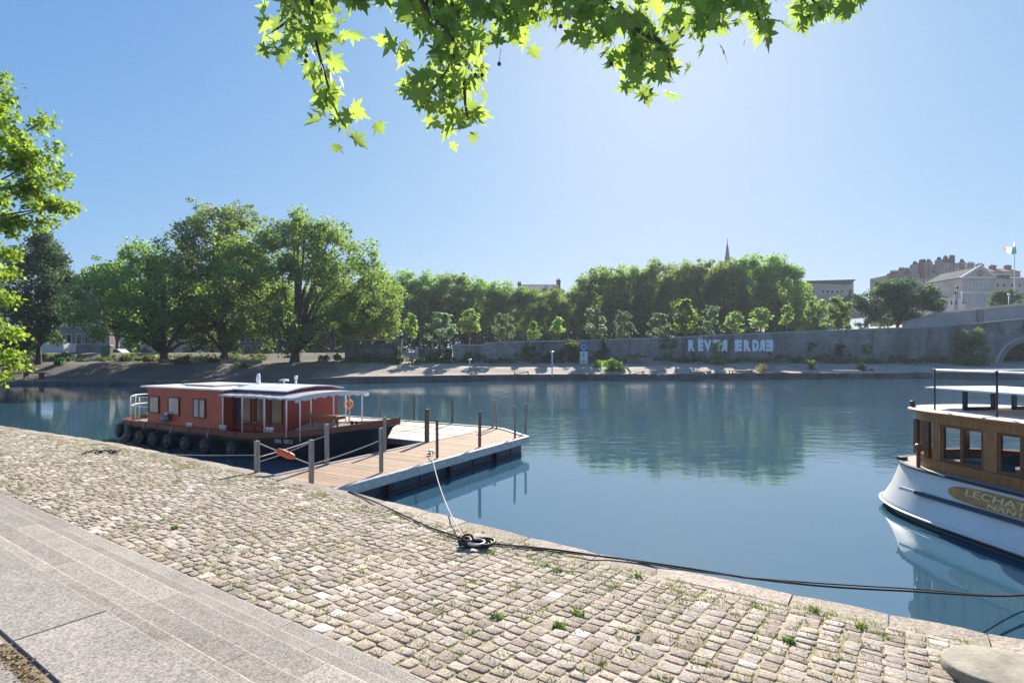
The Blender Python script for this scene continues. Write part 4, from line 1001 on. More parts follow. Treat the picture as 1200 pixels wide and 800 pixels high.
def ringarc(r0, r1, y0, y1, m, nm_):
    mb = MB(); k = 26; rr = []
    for i in range(k+1):
        a = math.pi*i/k; c, s_ = math.cos(a), math.sin(a); rr.append([(cx_+r0*c, y0, z_s+r0*s_), (cx_+r1*c, y0, z_s+r1*s_), (cx_+r1*c, y1, z_s+r1*s_), (cx_+r0*c, y1, z_s+r0*s_)])
    mb.loft(rr); mb.build(nm_, M[m], br, True)
ringarc(r_o-.42, r_o, YB_-.16, YB_+.2, 'tuffd', 'outer_arch_ring'); ringarc(r_i+.45, r_o-.44, YB_-.06, YB_+.3, 'parapet', 'arch_ring'); ringarc(r_i, r_i+.43, YB_-.2, YB_+.6, 'tuffd', 'inner_arch_ring')
mb = MB(); mb.box(cx_-r_i-.3, cx_+r_i+.3, YB_+8.5, YB_+8.9, -1, 6); mb.build('arch_back', M['wall'], br, True)
mb = MB(); mb.loft([[(x, YB_-.12, TOPZ(x)+.01), (x, YB_-.12, TOPZ(x)+.2), (x, YB_+.6, TOPZ(x)+.2), (x, YB_+.6, TOPZ(x)+.01)] for x in (62.96,72,110)]); mb.build('cornice', M['tuffd'], br, True)
# pale ramp parapet above
rp = thing('ramp_parapet', 'pale stone parapet of the ramp rising to the right above the bridge', 'parapet wall', (62, 86, 7))
YP = 88.0; mb = MB(); pp = [(1060,385.5,379),(1096,380,369.5),(1148,377.5,364),(1205,374,358.5),(1300,368,350)]
mb.loft([[(at(px,0,YP)[0], YP-.02*i, at(0,yb,YP)[2]-1.5), (at(px,0,YP)[0], YP-.02*i, at(0,yt,YP)[2]), (at(px,0,YP)[0], YP+.5, at(0,yt,YP)[2]), (at(px,0,YP)[0], YP+.5, at(0,yb,YP)[2]-1.5)] for i, (px, yb, yt) in enumerate(pp)]); mb.build('wall_face', M['parapet'], rp, True)
mb = MB(); X0 = at(1144,0,YP)[0]; X1 = at(1151,0,YP)[0]; mb.box(X0, X1, YP-.4, YP-.12, at(0,380,YP)[2], at(0,363,YP)[2]); mb.build('pier', M['tuffd'], rp, True)
mb = MB(); mb.loft([[(at(px,0,YP)[0], YP-.24, at(0,yt,YP)[2]+.002), (at(px,0,YP)[0], YP-.24, at(0,yt,YP)[2]+.28), (at(px,0,YP)[0], YP+.6, at(0,yt,YP)[2]+.28), (at(px,0,YP)[0], YP+.6, at(0,yt,YP)[2]+.002)] for px, yb, yt in pp]); mb.build('coping', M['tuff'], rp, True)
# upper pale wall behind it
rp = thing('upper_terrace_wall', 'pinkish plastered wall just above and behind the ramp parapet', 'wall', (72, 97, 9))
YP = 97.0; mb = MB(); mb.loft([[(at(px,0,YP)[0], YP, 3), (at(px,0,YP)[0], YP, at(0,yt,YP)[2]), (at(px,0,YP)[0], YP+.5, at(0,yt,YP)[2]), (at(px,0,YP)[0], YP+.5, 3)] for px, yt in ((1080,371),(1094,371),(1094.2,366),(1148,360),(1260,349))]); mb.build('wall_face', M['parapet'], rp, True)

# ================================================================ BUILDINGS BEYOND
def X_(px, Y): return (px-PX0)/F*Y
def Z_(py, Y): return EYE-(py-PY0)/F*Y
def bwin(root, px0, px1, py0, py1, Y, yface, shut='pane', sill=True):
    x0, x1, z1, z0 = X_(px0, Y), X_(px1, Y), Z_(py0, Y), Z_(py1, Y)
    f = MB(); t = .12
    f.box(x0-t, x1+t, yface-.10, yface+.05, z1, z1+t); f.box(x0-t, x0, yface-.09, yface+.05, z0, z1); f.box(x1, x1+t, yface-.09, yface+.05, z0, z1); f.box(x0-t*1.3, x1+t*1.3, yface-.18, yface+.05, z0-t, z0)
    o = f.build('window', M['plaster'], root, True)
    g = MB(); g.box(x0, x1, yface-.03, yface+.02, z0, z1); c = g.build('pane', M[shut], o); c.location = (0,0,0)
    return o
def gable_roof(mb, x0, x1, y0, y1, z0, z1, hip=0, ov=.3):
    ym = (y0+y1)/2; x0 -= ov; x1 += ov; y0 -= ov; y1 += ov
    mb.add([(x0,y0,z0),(x1,y0,z0),(x1,y1,z0),(x0,y1,z0),(x0+hip,ym,z1),(x1-hip,ym,z1)], [(0,1,5,4),(2,3,4,5),(1,2,5),(3,0,4),(3,2,1,0)])
def house(name, label, cat, px0, px1, ye, yr, ybase, Y, dep, wm='plaster', rm='slate', hip=3, wins=(), chim=(), grp=None, zb=None):
    x0, x1 = X_(px0, Y), X_(px1, Y); ze, zr = Z_(ye, Y), Z_(yr, Y); zb = Z_(ybase, Y) if zb is None else zb
    t = thing(name, label, cat, ((x0+x1)/2, Y+dep/2, zb), 0, grp)
    mb = MB(); mb.box(x0, x1, Y, Y+dep, zb, ze); mb.build('wall', M[wm], t, True)
    mb = MB(); gable_roof(mb, x0, x1, Y, Y+dep, ze+.005, zr, hip); r = mb.build('roof', M[rm], t, True)
    for c in chim:
        a, b, yt, yb, m_ = c[:5]; d0 = c[5] if len(c) > 5 else dep*.35
        mb = MB(); mb.box(X_(a,Y), X_(b,Y), Y+d0, Y+d0+1.2, Z_(yb,Y), Z_(yt,Y), .05); mb.box(X_(a,Y)-.12, X_(b,Y)+.12, Y+d0-.12, Y+d0+1.32, Z_(yt,Y)-.35, Z_(yt,Y)-.1)
        n_ = max(2, int((X_(b,Y)-X_(a,Y))/.6))
        for k in range(n_): mb.lathe([(.16,0),(.13,.5),(0,.51)], (X_(a,Y)+(k+.5)*(X_(b,Y)-X_(a,Y))/n_, Y+d0+.6, Z_(yt,Y)), 8)
        mb.build('chimney', M[m_], r)
        r.children[-1].location = (0,0,0)
    for w_ in wins: bwin(t, w_[0], w_[1], w_[2], w_[3], Y, Y, *(w_[4:]))
    return t
house('town_house', 'cream town house with slate roof and big orange brick chimney at left', 'house', 62, 128, 330, 315, 420, 108, 10, 'tuffd', 'slate', 2.5,
      [(x, x+5.5, y, y+11) for y in (335, 352, 372, 392) for x in (68, 78, 90, 99.5, 109, 119)], [(88.5, 98, 308.5, 330, 'brick')])
house('town_house', 'long pale street front seen beneath the big plane trees', 'house', 140, 262, 388, 372, 424, 104, 8, 'plaster', 'slate', 3,
      [(x, x+5, 394, 402) for x in range(146, 256, 12)]+[(x, x+6, 407, 418) for x in range(150, 256, 16)])
house('town_house', 'beige street building with dark shopfront behind the second plane tree', 'house', 265, 330, 384, 366, 424, 100, 8, 'tuffd', 'slate', 3, [(x, x+5, 390, 400) for x in (270, 282, 294, 306, 318)]+[(x, x+8, 405, 419) for x in (270, 286, 302, 316)])
house('town_house', 'low brown brick building between white shed and pale street front', 'house', 76, 132, 392, 380, 424, 112, 8, 'redbrick', 'slate', 3, [(x, x+5, 398, 408) for x in (84, 96, 108, 120)])
# white lorry + box shed
t = thing('lorry', 'white box lorry standing behind the conifer like tree at left', 'lorry', (X_(52, 82), 82, 3.1))
mb = MB(); mb.box(X_(31,82), X_(74,82), 82, 84.4, Z_(415,82), Z_(402,82), .03); mb.build('box_body', M['carwhite'], t, True)
mb = MB(); x0 = X_(16,82); x1 = X_(30.4,82); mb.prism([(x0,82.1),(x1,82.1),(x1,84.2),(x0,84.2)], Z_(416,82), Z_(403,82)); c = mb.build('cab', M['carwhite'], t, True)
mb = MB(); mb.box(x0+.3, x1-.35, 82.06, 82.09, Z_(408,82), Z_(404.5,82)); mb.build('cab_window', M['pane'], t, True)
for x in (x0+.8, X_(45,82), X_(68,82)):
    mb = MB(); mb.lathe([(0,-.12),(.42,-.12),(.46,-.06),(.46,.1),(0,.12)], (x, 82.1, Z_(416.5,82)), 16, 'Y'); mb.build('wheel', M['rubber'], t, True)
house('flat_block', 'cream house wall with tiled top above the white lorry', 'house', 12, 44, 392, 388, 424, 104, 8, 'plaster', 'brick', 1, [(18,23,396,402),(30,35,396,402)])
# roof with dormers mid
t = house('slate_mansion', 'slate roofed mansion with dormers and tall chimney showing above the middle trees', 'building', 605, 661, 341, 330, 400, 150, 12, 'tuffd', 'slate', 2, [(612,615,345,351),(622,625,345,351),(632,635,345,351),(642,645,345,351)],
      [(653.5,658,326.5,341,'redbrick',3), (591+16,595+16,328,336,'redbrick',6)])
for px in (624, 638, 647): 
    mb = MB(); mb.box(X_(px,150), X_(px+4,150), 149.6, 152.5, Z_(338.5,150), Z_(334,150)); mb.build('dormer', M['plaster'], t, True)
# spire
t = thing('church_spire', 'slender dark church spire rising above the far plane trees', 'church', (X_(852.5,300), 300, 3))
mb = MB(); zt, zb = Z_(282,300), Z_(300,300)
mb.lathe([(1.5,-30),(1.5,zb-1),(1.1,zb),(.6,zb+4.5),(.25,zt-2),(.08,zt)], (X_(852.5,300),300,0), 8); mb.build('spire', M['slate'], t, True)
mb = MB(); mb.tube([(X_(852.5,300),300,zt-.3),(X_(852.5,300),300,zt+1.3)], .12, 5); mb.build('finial', M['iron'], t, True)
# modern building with teal glass edge
Y = 150
t = thing('modern_building', 'pale modern building with flaring flat roof and turquoise glass edge', 'building', (X_(970,Y), Y+8, 6))
mb = MB(); mb.box(X_(930,Y), X_(996,Y), Y, Y+16, 3, Z_(331.5,Y)); mb.build('wall', M['tuff'], t, True)
mb = MB(); mb.loft([[(X_(930,Y)-.5, y, Z_(329.6,Y)), (X_(1002,Y), y, Z_(327.6,Y)), (X_(996.5,Y), y, Z_(333.0,Y)), (X_(930,Y)-.5, y, Z_(331.6,Y))] for y in (Y-.5, Y+16.5)]); mb.build('roof', M['slate'], t, True)
for px in (946.5,952,963,968.5,974,979.5,985):
    bwin(t, px, px+3, 340, 343.4, Y, Y)
for px in (963,974,985): bwin(t, px, px+3.5, 352, 357, Y, Y)
mb = MB(); mb.box(X_(996.6,Y), X_(1001.3,Y), Y+.3, Y+12, Z_(346,Y), Z_(331,Y)); mb.box(X_(996.6,Y), X_(1004,Y), Y+.6, Y+9, Z_(349,Y), Z_(345.5,Y)); mb.build('glass_screen', M['tealglass'], t, True)
house('small_pavilion', 'little stone pavilion with dark hipped roof between teal glass and big evergreen', 'house', 1001, 1016, 351, 342, 372, 140, 7, 'tuffd', 'slate', 1.5, [(1004.5,1007,355,361)], [(1004.5,1006,339,346,'redbrick')])
# chateau
Y = 185
t = thing('chateau', 'brownish stone chateau block crowded with tall chimneys and turrets', 'castle', (X_(1085,Y), Y+10, 6))
def blk(px0, px1, yt, yb, dy, m='tuffd', nm_='wall', dep=9, bev=0):
    mb = MB(); mb.box(X_(px0,Y), X_(px1,Y), Y+dy, Y+dy+dep, Z_(yb,Y), Z_(yt,Y), bev); return mb.build(nm_, M[m], t, True)
blk(1047,1076,321,392,3); blk(1078,1106,319,392,2,'tuff'); blk(1103,1123,308,392,0,'tuffd'); blk(1121.5,1127,310,392,1,'tuff')
mb = MB(); gable_roof(mb, X_(1078,Y), X_(1106,Y), Y+2, Y+11, Z_(319,Y)+.01, Z_(310,Y), 0, .2); mb.build('roof', M['slate'], t, True)
mb = MB(); gable_roof(mb, X_(1056,Y), X_(1076,Y), Y+3, Y+12, Z_(321,Y)+.01, Z_(319,Y), 0, .2); mb.build('roof', M['slate'], t, True)
for a, b, yt in ((1048,1056,319),(1058.3,1065,315.5),(1075.5,1079.5,308.5),(1083,1086,306.5),(1086.5,1090,306),(1092,1096,306),(1104,1108,303.5),(1111.5,1116,302),(1118.5,1124.5,301),(1133-1.5,1135,306)):
    o = blk(a, b, yt, 325, 1+(int(a) % 3)*.4, 'redbrick' if int(a) in (1083,1048,1111,1118) else 'tuffd', 'chimney', 2.2)
    mb = MB(); 
    for k in range(3): mb.lathe([(.32,0),(.3,.5),(.06,1.1),(0,1.11)], (X_(a+(b-a)*(k+.5)/3,Y), Y+2, Z_(yt,Y)), 7)
    mb.build('chimney_pot', M['slate'], o); o.children[-1].location = (0,0,0)
for px in (1106.5,1110.5,1114.5,1118.5): blk(px, px+.8, 311, 360, -.35, 'tuff', 'buttress', .5)
for px, py in ((1081,326),(1086.5,326),(1092,327),(1098,327),(1081,336),(1088,336),(1095,337),(1104.5,318),(1112,318),(1104.5,330),(1112,330),(1119.5,318),(1119.5,330),(1050,329),(1066,328)):
    bwin(t, px, px+1.8, py, py+4.5, Y, Y+(3 if px < 1077 else 2 if px < 1103 else 0))
# low slate roofed house in front with dormers
t = house('slate_house', 'white walled house under a broad violet slate roof below the chateau', 'house', 1088, 1131, 355.5, 340, 375, 140, 9, 'plaster', 'bluesl', 5, [(1101,1103.5,358,362),(1110,1112.5,358,362)])
for px in (1101,1107.5):
    mb = MB(); mb.box(X_(px,140), X_(px+4.4,140), 139.3, 142, Z_(356.5,140), Z_(351.5,140)); mb.build('dormer', M['tuff'], t, True)
house('white_annex', 'small flat fronted white annex beside the black flag mast', 'house', 1111, 1127, 348.5, 347, 375, 134, 6, 'plaster', 'slate', .5, [(1114,1116,352,357),(1120,1122,352,357),(1113,1114.5,364,367),(1118,1119.5,364,367)])
# neo-classical prefecture
Y = 160
t = thing('prefecture', 'pale classical building with triangular pediment and tall shuttered windows', 'building', (X_(1150,Y), Y+8, 8))
mb = MB(); mb.box(X_(1127,Y), X_(1163,Y), Y, Y+14, 5, Z_(326,Y)); mb.build('pavilion_wall', M['tuff'], t, True)
mb = MB(); mb.box(X_(1163.1,Y), X_(1240,Y), Y+1.5, Y+14, 5, Z_(326,Y)); mb.build('wing_wall', M['tuff'], t, True)
mb = MB(); x0, x1, xm = X_(1126,Y), X_(1164,Y), X_(1147,Y); zp, zq_ = Z_(325,Y), Z_(312.5,Y)
mb.add([(x0,Y-.5,zp),(x1,Y-.5,zp),(xm,Y-.5,zq_),(x0,Y+.8,zp),(x1,Y+.8,zp),(xm,Y+.8,zq_)], [(0,1,2),(5,4,3),(0,2,5,3),(2,1,4,5),(1,0,3,4)]); mb.build('pediment', M['tuff'], t, True)
mb = MB(); mb.add([(x0,Y+.81,zp),(x1,Y+.81,zp),(xm,Y+.81,zq_-.1),(x0,Y+14,zp),(x1,Y+14,zp),(xm,Y+14,zq_-.1)], [(0,1,2),(5,4,3),(0,2,5,3),(2,1,4,5),(1,0,3,4)]); mb.build('pavilion_roof', M['slate'], t, True)
mb = MB(); mb.bar((x0,Y-.7,zp+.1),(xm,Y-.7,zq_+.2),.5,.45); mb.bar((xm,Y-.704,zq_+.2),(x1,Y-.704,zp+.1),.5,.45); mb.box(x0-.1,x1+.1,Y-.75,Y-.505,zp-.3,zp+.1); mb.build('cornice', M['plaster'], t, True)
mb = MB(); mb.lathe([(0,-.1),(.9,-.1),(.9,.05),(0,.05)], (xm,Y-.5,Z_(320.5,Y)), 16, 'Y'); mb.build('roundel', M['tuffd'], t, True)
mb = MB(); mb.box(x0,x1,Y-.3,Y-.003,Z_(343.5,Y),Z_(342,Y)); mb.build('string_course', M['plaster'], t, True)
for px in (1134.5,1143,1152.5):
    bwin(t, px, px+4, 329.5, 337, Y, Y, 'curtain'); bwin(t, px-.5, px+4, 345.5, 354.5, Y, Y, 'curtain')
for px in (1164,1173,1181,1190,1199): bwin(t, px, px+3, 331, 336, Y, Y+1.5); bwin(t, px, px+3.2, 344, 351, Y, Y+1.5)
mb = MB(); mb.loft([[(X_(1163.2,Y),y,z),(X_(1240,Y),y,z)] if False else [(X_(1163.2,Y),y,z),(X_(1240,Y),y,z),(X_(1240,Y),y+.01,z+.05),(X_(1163.2,Y),y+.01,z+.05)] for y,z in ((Y+1.2,Z_(325.8,Y)),(Y+7,Z_(321,Y)),(Y+14,Z_(325,Y)))]); mb.build('wing_roof', M['slate'], t, True)
for px in (1169,1185): 
    mb = MB(); mb.box(X_(px,Y), X_(px+7,Y), Y+2.4, Y+5, Z_(325,Y), Z_(320.6,Y)); mb.build('dormer', M['slate'], t, True)
    mb = MB(); mb.box(X_(px-.8,Y), X_(px+8,Y), Y+2.0, Y+5.2, Z_(320.5,Y), Z_(319.9,Y)); mb.build('dormer_roof', M['white'], t, True)
Y = 200; rb_ = house('town_house', 'reddish brown roofs and chimneys rising behind the classical building', 'house', 1140, 1196, 318, 312, 380, 200, 10, 'tuffd', 'redbrick', 1, [],
      [(1145,1152,306,316,'tuffd'),(1156,1163,307.5,316,'redbrick'),(1172,1178,309,316,'redbrick'),(1190,1196,309,320,'redbrick')])
# flag
Y = 120
t = thing('flagpole', 'tall white flagpole with a fluttering tricolour flag above the ramp', 'flagpole', (X_(1189,Y), Y, 8))
mb = MB(); mb.tube([(X_(1189,Y),Y,8),(X_(1189,Y),Y,Z_(284,Y))], [.14,.07], 8); mb.build('pole', M['white'], t, True)
def cloth(name, c):
    m, n, N, L, P = nm(name); P.inputs['Base Color'].default_value = (*c, 1); P.inputs['Roughness'].default_value = .8
    tr = N.new('ShaderNodeBsdfTranslucent'); tr.inputs[0].default_value = (*c, 1); mx = N.new('ShaderNodeMixShader'); mx.inputs[0].default_value = .6
    L.new(P.outputs[0], mx.inputs[1]); L.new(tr.outputs[0], mx.inputs[2]); L.new(mx.outputs[0], N['Material Output'].inputs[0]); return m
for k_, c_ in (('f1', (.03,.12,.10)), ('f2', (.80,.72,.62)), ('f3', (.80,.20,.05))): M[k_] = cloth('flag_cloth', c_)
cols = ['f1','f2','f3']
V = []
def fp(u, v_): # u 0..1 from the pole, v 0..1 downwards
    x = 1188.7-u*14.5; y = 288.3+2.0*u+1.2*math.sin(u*5)+v_*(8.5-3.5*u)+.9*math.sin(u*8)*v_; return (X_(x,Y), Y-.3-.35*math.sin(u*7+v_), Z_(y,Y))
for k in range(3):
    mb = MB(); n_ = 6
    VV = [fp((k+i/n_)/3, j/5) for i in range(n_+1) for j in range(6)]; V2 = [(x, y-.03, z) for x, y, z in VV]
    mb.smooth = True; mb.add(VV, [(i*6+j, (i+1)*6+j, (i+1)*6+j+1, i*6+j+1) for i in range(n_) for j in range(5)])
    mb.build('flag_band', M[cols[k]], t, True)
# lamp masts near the ramp
for px, yt, lb in ((1119.5,344,'black lamp mast in front of the white annex, left of the pair'),(1121.8,338,'taller black lamp mast, right of the pair by the white annex')):
    Y = 100; t = thing('lamp_mast', lb, 'lamp post', (X_(px,Y), Y, 8), 0, 'black lamp masts on the ramp')
    mb = MB(); mb.tube([(X_(px,Y),Y,5),(X_(px,Y),Y,Z_(yt,Y))], .075, 6); mb.build('mast', M['iron'], t, True)
    mb = MB(); mb.lathe([(0,0),(.18,.02),(.22,.2),(.12,.4),(0,.45)], (X_(px,Y),Y,Z_(yt,Y)), 8); mb.build('lamp_head', M['iron'], t, True)
for px, yt, lb in ((1127.5,343,'white globe street lamp in front of the classical building'),(1182.5,345,'slim pale pole beside the flagpole')):
    Y = 105; t = thing('street_lamp', lb, 'street lamp', (X_(px,Y), Y, 8))
    mb = MB(); mb.tube([(X_(px,Y),Y,5),(X_(px,Y),Y,Z_(yt,Y))], .06, 6); mb.build('mast', M['steel'], t, True)
    mb = MB(); mb.lathe([(0,0),(.2,.06),(.25,.22),(.18,.4),(0,.46)], (X_(px,Y),Y,Z_(yt,Y)-.2), 8); mb.build('globe', M['white'], t, True)

# ================================================================ FURNITURE OF THE FAR BANK
def ground_at(px, py0=428, guess=68):
    Y = guess
    for _ in range(30):
        x = X_(px, Y); Y2 = Y; h = gh(x, Y); Y = F*(EYE-h)/(py0-PY0); Y = .5*Y+.5*Y2
        Y = min(max(Y, 55), 90)
    return X_(px, Y), Y, gh(X_(px, Y), Y)
# information totem
x, Y = X_(684, 74.2), 74.2; z = gh(x, Y)
t = thing('info_totem', 'white information totem with a blue top and round white logo', 'sign', (x, Y, z), 0)
mb = MB(); mb.box(-.5,.5,-.09,.09,0,Z_(411.8,Y)-z,.02); mb.build('panel', M['white'], t)
zt_ = Z_(401.5,Y)-z; zm = Z_(411.8,Y)-z
mb = MB(); mb.box(-.52,.52,-.10,.10,zm+.003,zt_,.02); mb.build('blue_head', M['sign_blue'], t)
mb = MB(); mb.torus((0,-.11,(zm+zt_)/2),.30,.055,'Y',24,6); mb.bar((.05,-.115,(zm+zt_)/2+.25),(.35,-.115,(zm+zt_)/2+.52),.09,.03); mb.build('logo', M['white'], t)
mb = MB(); mb.lathe([(0,-.01),(.09,-.01),(.09,.01),(0,.01)],(0,-.1,zm-.2),12,'Y'); mb.bar((0,-.1,zm-.34),(0,-.1,zm-.72),.12,.02); mb.box(-.35,.35,-.1,-.093,.35,.40); mb.box(-.35,.35,-.1,-.093,.22,.26); mb.build('pictogram', M['iron'], t)
# timber loungers
def lounger(px, py, wpx, label, m='bench', backrest=True):
    x, Y, z = ground_at(px, py); L_ = wpx/F*Y
    t = thing('timber_lounger', label, 'lounger', (x, Y, z), 0, 'timber loungers on the far promenade')
    mb = MB()
    for k in range(5): mb.box(-L_/2, L_/2, -.5+.21*k, -.5+.21*k+.17, .40, .45)
    mb.build('seat', M[m], t)
    mb = MB()
    for s_ in (-1, 1): mb.bar((s_*L_/2*.95,-.4,0), (s_*L_/2*.9,-.4,.40), .09); mb.bar((s_*L_/2*.95,.45,0), (s_*L_/2*.9,.45,.40), .09)
    mb.bar((-L_/2*.9,-.4,.1), (L_/2*.9,-.4,.36), .07); mb.build('frame', M[m], t)
    if backrest: mb = MB(); mb.loft([[(-L_/2,-.5,.455),(-L_/2,.5,.455),(-L_/2-.35,.5,.82),(-L_/2-.35,-.5,.82)],[(-L_/2+.05,-.5,.455),(-L_/2+.05,.5,.455),(-L_/2-.30,.5,.84),(-L_/2-.30,-.5,.84)]]); mb.build('backrest', M[m], t)
lounger(746,434.5,17,'timber lounger right beside the bright green bush'); lounger(821,434.5,22,'long timber lounger below the first painted letters', backrest=False)
lounger(611,430.5,17,'dark block shaped bench on the sunlit sand at middle left','darkframe',False); lounger(992,431.5,30,'long pale topped bench far right near the shrubs','granite_lt',False); lounger(868,433,24,'weathered lounger half hidden by straw grass under the letters ERD', backrest=False)
lounger(306,431,20,'dark timber bench around the foot of the third plane tree','bench',False); lounger(345,432,14,'short timber bench right of the plane tree foot','bench',False)
def lamp(px, py, yt, label, name='promenade_lamp'):
    x, Y, z = ground_at(px, py); h = Z_(yt, Y)-z
    t = thing(name, label, 'lamp', (x, Y, z), 0, 'low white promenade lamps')
    mb = MB(); mb.tube([(0,0,0),(0,0,h-.25)], .07, 8); mb.build('post', M['white'], t)
    mb = MB(); mb.lathe([(.06,0),(.26,.1),(.28,.16),(.1,.24),(0,.25)], (0,0,h-.27), 12); mb.build('head', M['white'], t)
lamp(329.5,434,423.5,'low white lamp in front of the plane tree bench'); lamp(647,431,411,'low white lamp left of the information totem'); lamp(550.5,429,420,'short white lamp on the sunlit sand by the low wall'); lamp(353,432,422,'short white lamp just right of the third plane tree trunk')
# litter bin, bollards
for px, py, lb in ((86,435,'white litter bin on the left ramp'),):
    x, Y, z = ground_at(px, py); mb = MB(); mb.lathe([(.22,0),(.30,.95),(.33,1.0),(.27,1.02),(.24,.9),(0,.88)], (0,0,0), 14); o = mb.build('litter_bin', M['white']); o.location = (x, Y, z); o.scale = (1.0,1.0,.75); tag(o, lb, 'bin')
# electric box, fence rails along the street
x, Y, z = ground_at(126, 432); t = thing('kiosk_cabinet', 'green street cabinet standing at the top of the left ramp', 'cabinet', (X_(125,74), 74, gh(X_(125,74),74)))
mb = MB(); mb.box(-.6,.6,-.3,.3,.0,1.5,.03); mb.build('body', M['green'], t); mb = MB(); mb.box(-.66,.66,-.36,.36,1.5,1.58,.02); mb.build('lid', M['steel'], t)
t = thing('street_railing', 'thin dark railing along the street above the left ramp', 'railing', (X_(100,76), 76, 3)); 
for z_, nm_ in ((418.0,'top_rail'),(420.3,'lower_rail')):
    mb = MB(); mb.tube([(X_(-60,76),76,Z_(z_,76)), (X_(175,76),76,Z_(z_,76))], .035, 5); mb.build(nm_, M['iron'], t, True)
for px in range(-50, 176, 16):
    mb = MB(); mb.tube([(X_(px,76),76,2.0), (X_(px,76),76,Z_(417.6,76))], .04, 5); mb.build('post', M['iron'], t, True)
t = thing('low_wall', 'low dark retaining wall under the railing at left', 'wall', (X_(60,73), 73, 2)); mb = MB(); mb.box(X_(-80,73), X_(112,73), 73, 73.5, .6, Z_(423.5,73)); mb.build('wall_face', M['wall'], t, True)
t = thing('quay_bench', 'long dark timber bench on the far left quay', 'bench', (X_(30,60.5), 60.5, .6)); mb = MB(); mb.box(X_(8,60.5), X_(52,60.5), 60.2, 60.9, 1.0, 1.1, .02); mb.build('seat', M['bench'], t, True)
for px in (12,30,48): mb = MB(); mb.box(X_(px,60.5)-.06, X_(px,60.5)+.06, 60.25, 60.85, .3, .999); mb.build('leg', M['bench'], t, True)
# wooden fence / shopfront row under trees
t = thing('panel_fence', 'row of pale fence panels behind the third plane tree', 'fence', (X_(300,78), 78, 3))
for i, px in enumerate((288, 297, 306, 313)):
    mb = MB(); mb.box(X_(px,78), X_(px+8,78)-.08, 78, 78.1, 2.2, Z_(414,78)+.5); mb.build('panel', M['tuff' if i % 2 else 'tuffd'], t, True)
t = thing('brick_wall', 'brown brick wall directly behind the third plane tree trunk', 'wall', (X_(350,80), 80, 3)); mb = MB(); mb.box(X_(326,80), X_(352,80), 80, 80.5, 2, Z_(410,80)); mb.build('wall_face', M['redbrick'], t, True)
mb = MB(); mb.box(X_(352,80)+.01, X_(405,80), 80.05, 80.5, 2, Z_(409,80)); mb.build('plain_section', M['wall'], t, True)
t = thing('metal_gate', 'narrow leaning grey metal gate right of the big tree', 'gate', (X_(383,74), 74, 1.5)); mb = MB(); 
for k in range(6): mb.bar((X_(381,74)+.16*k,74,gh(X_(381,74),74)),(X_(383,74)+.18*k,74,Z_(411.5,74)),.05)
mb.build('bars', M['steel'], t, True)
# parked cars
def car(px, py, Y, label, m, rot=0, van=False):
    x = X_(px, Y); z = Z_(py, Y); t = thing('parked_car', label, 'car', (x, Y, z), rot, 'cars parked along the far street'); L_ = 2.1
    H = 1.45 if not van else 1.9
    prof = [(-L_,.35),(-L_,.75),(-L_+.15,.85),(-1.35,.92),(-.75,H-.03),(.7,H),(1.35,.98),(L_-.1,.85),(L_,.6),(L_,.35)]
    mb = MB(); ring = lambda y, s_: [(a*s_, y, b if b < .9 else .9+(b-.9)*1) for a, b in prof]
    mb.loft([ring(-.85,.97), ring(-.80,1), ring(.80,1), ring(.85,.97)]); mb.build('body', M[m], t)
    for s_ in (-1, 1):
        mb = MB(); q_ = [(-1.15,.95),(-.68,H-.12),(.62,H-.1),(1.1,.98)]; mb.add([(a, s_*.86, b) for a, b in q_], [(0,1,2,3) if s_ < 0 else (3,2,1,0)]); mb.build('side_window', M['pane'], t)
    for a in (-1.3, 1.3):
        for s_ in (-1, 1):
            mb = MB(); mb.lathe([(0,-.1),(.28,-.1),(.33,-.06),(.33,.08),(0,.1)], (a, s_*.78, .32), 14, 'Y'); w_ = mb.build('wheel', M['rubber'], t)
            mb = MB(); mb.lathe([(0,-.01),(.19,-.01),(.19,.01),(0,.01)], (a, s_*.89, .32), 10, 'Y'); mb.build('rim', M['steel'], w_)
car(136,421,80,'white car parked on the street right of the green cabinet','carwhite'); car(327,409.5,86,'pale blue car parked high behind the third plane tree','carblue'); car(225,420.5,84,'white car half hidden behind the grass by the first plane trunk','carwhite'); car(170,421,82,'dark car parked between white car and first plane tree','carred')
# ================================================================ PLANTS
def foliage(name, clumps, leaf, nper, m, seed=0, flat=.55, up=.35, squash=.8):
    """many small folded leaf faces scattered through clumps: (x,y,z,r[,n multiplier])"""
    g = np.random.default_rng(seed); P_, S_ = [], []
    for c in clumps:
        k = int(nper*(c[4] if len(c) > 4 else 1)); d = g.normal(size=(k, 3)); d /= np.linalg.norm(d, axis=1)[:, None]
        r = c[3]*(.35+.65*g.random(k)**.6)*(1+.18*g.normal(size=k)); p = d*r[:, None]; p[:, 2] *= squash
        P_.append(p+np.array(c[:3]))
    P_ = np.concatenate(P_); n = len(P_)
    nrm = g.normal(size=(n, 3)); nrm[:, 2] = np.abs(nrm[:, 2])+up; nrm /= np.linalg.norm(nrm, axis=1)[:, None]
    a = g.normal(size=(n, 3)); u = np.cross(nrm, a); u /= np.linalg.norm(u, axis=1)[:, None]; v = np.cross(nrm, u)
    s = leaf*g.uniform(.6, 1.35, n); hu, hv = u*(s*.5)[:, None], v*(s*.5*flat*1.4)[:, None]; drop = np.zeros((n,3)); drop[:,2] = -s*.15
    V = np.stack([P_-hu+drop, P_-hv*1.0, P_+hu+drop, P_+hv*1.0], 1).reshape(-1, 3)
    Fq = np.arange(4*n).reshape(n, 4); col = np.repeat(g.random(n), 4)
    return npmesh(name, V, Fq, m, col)
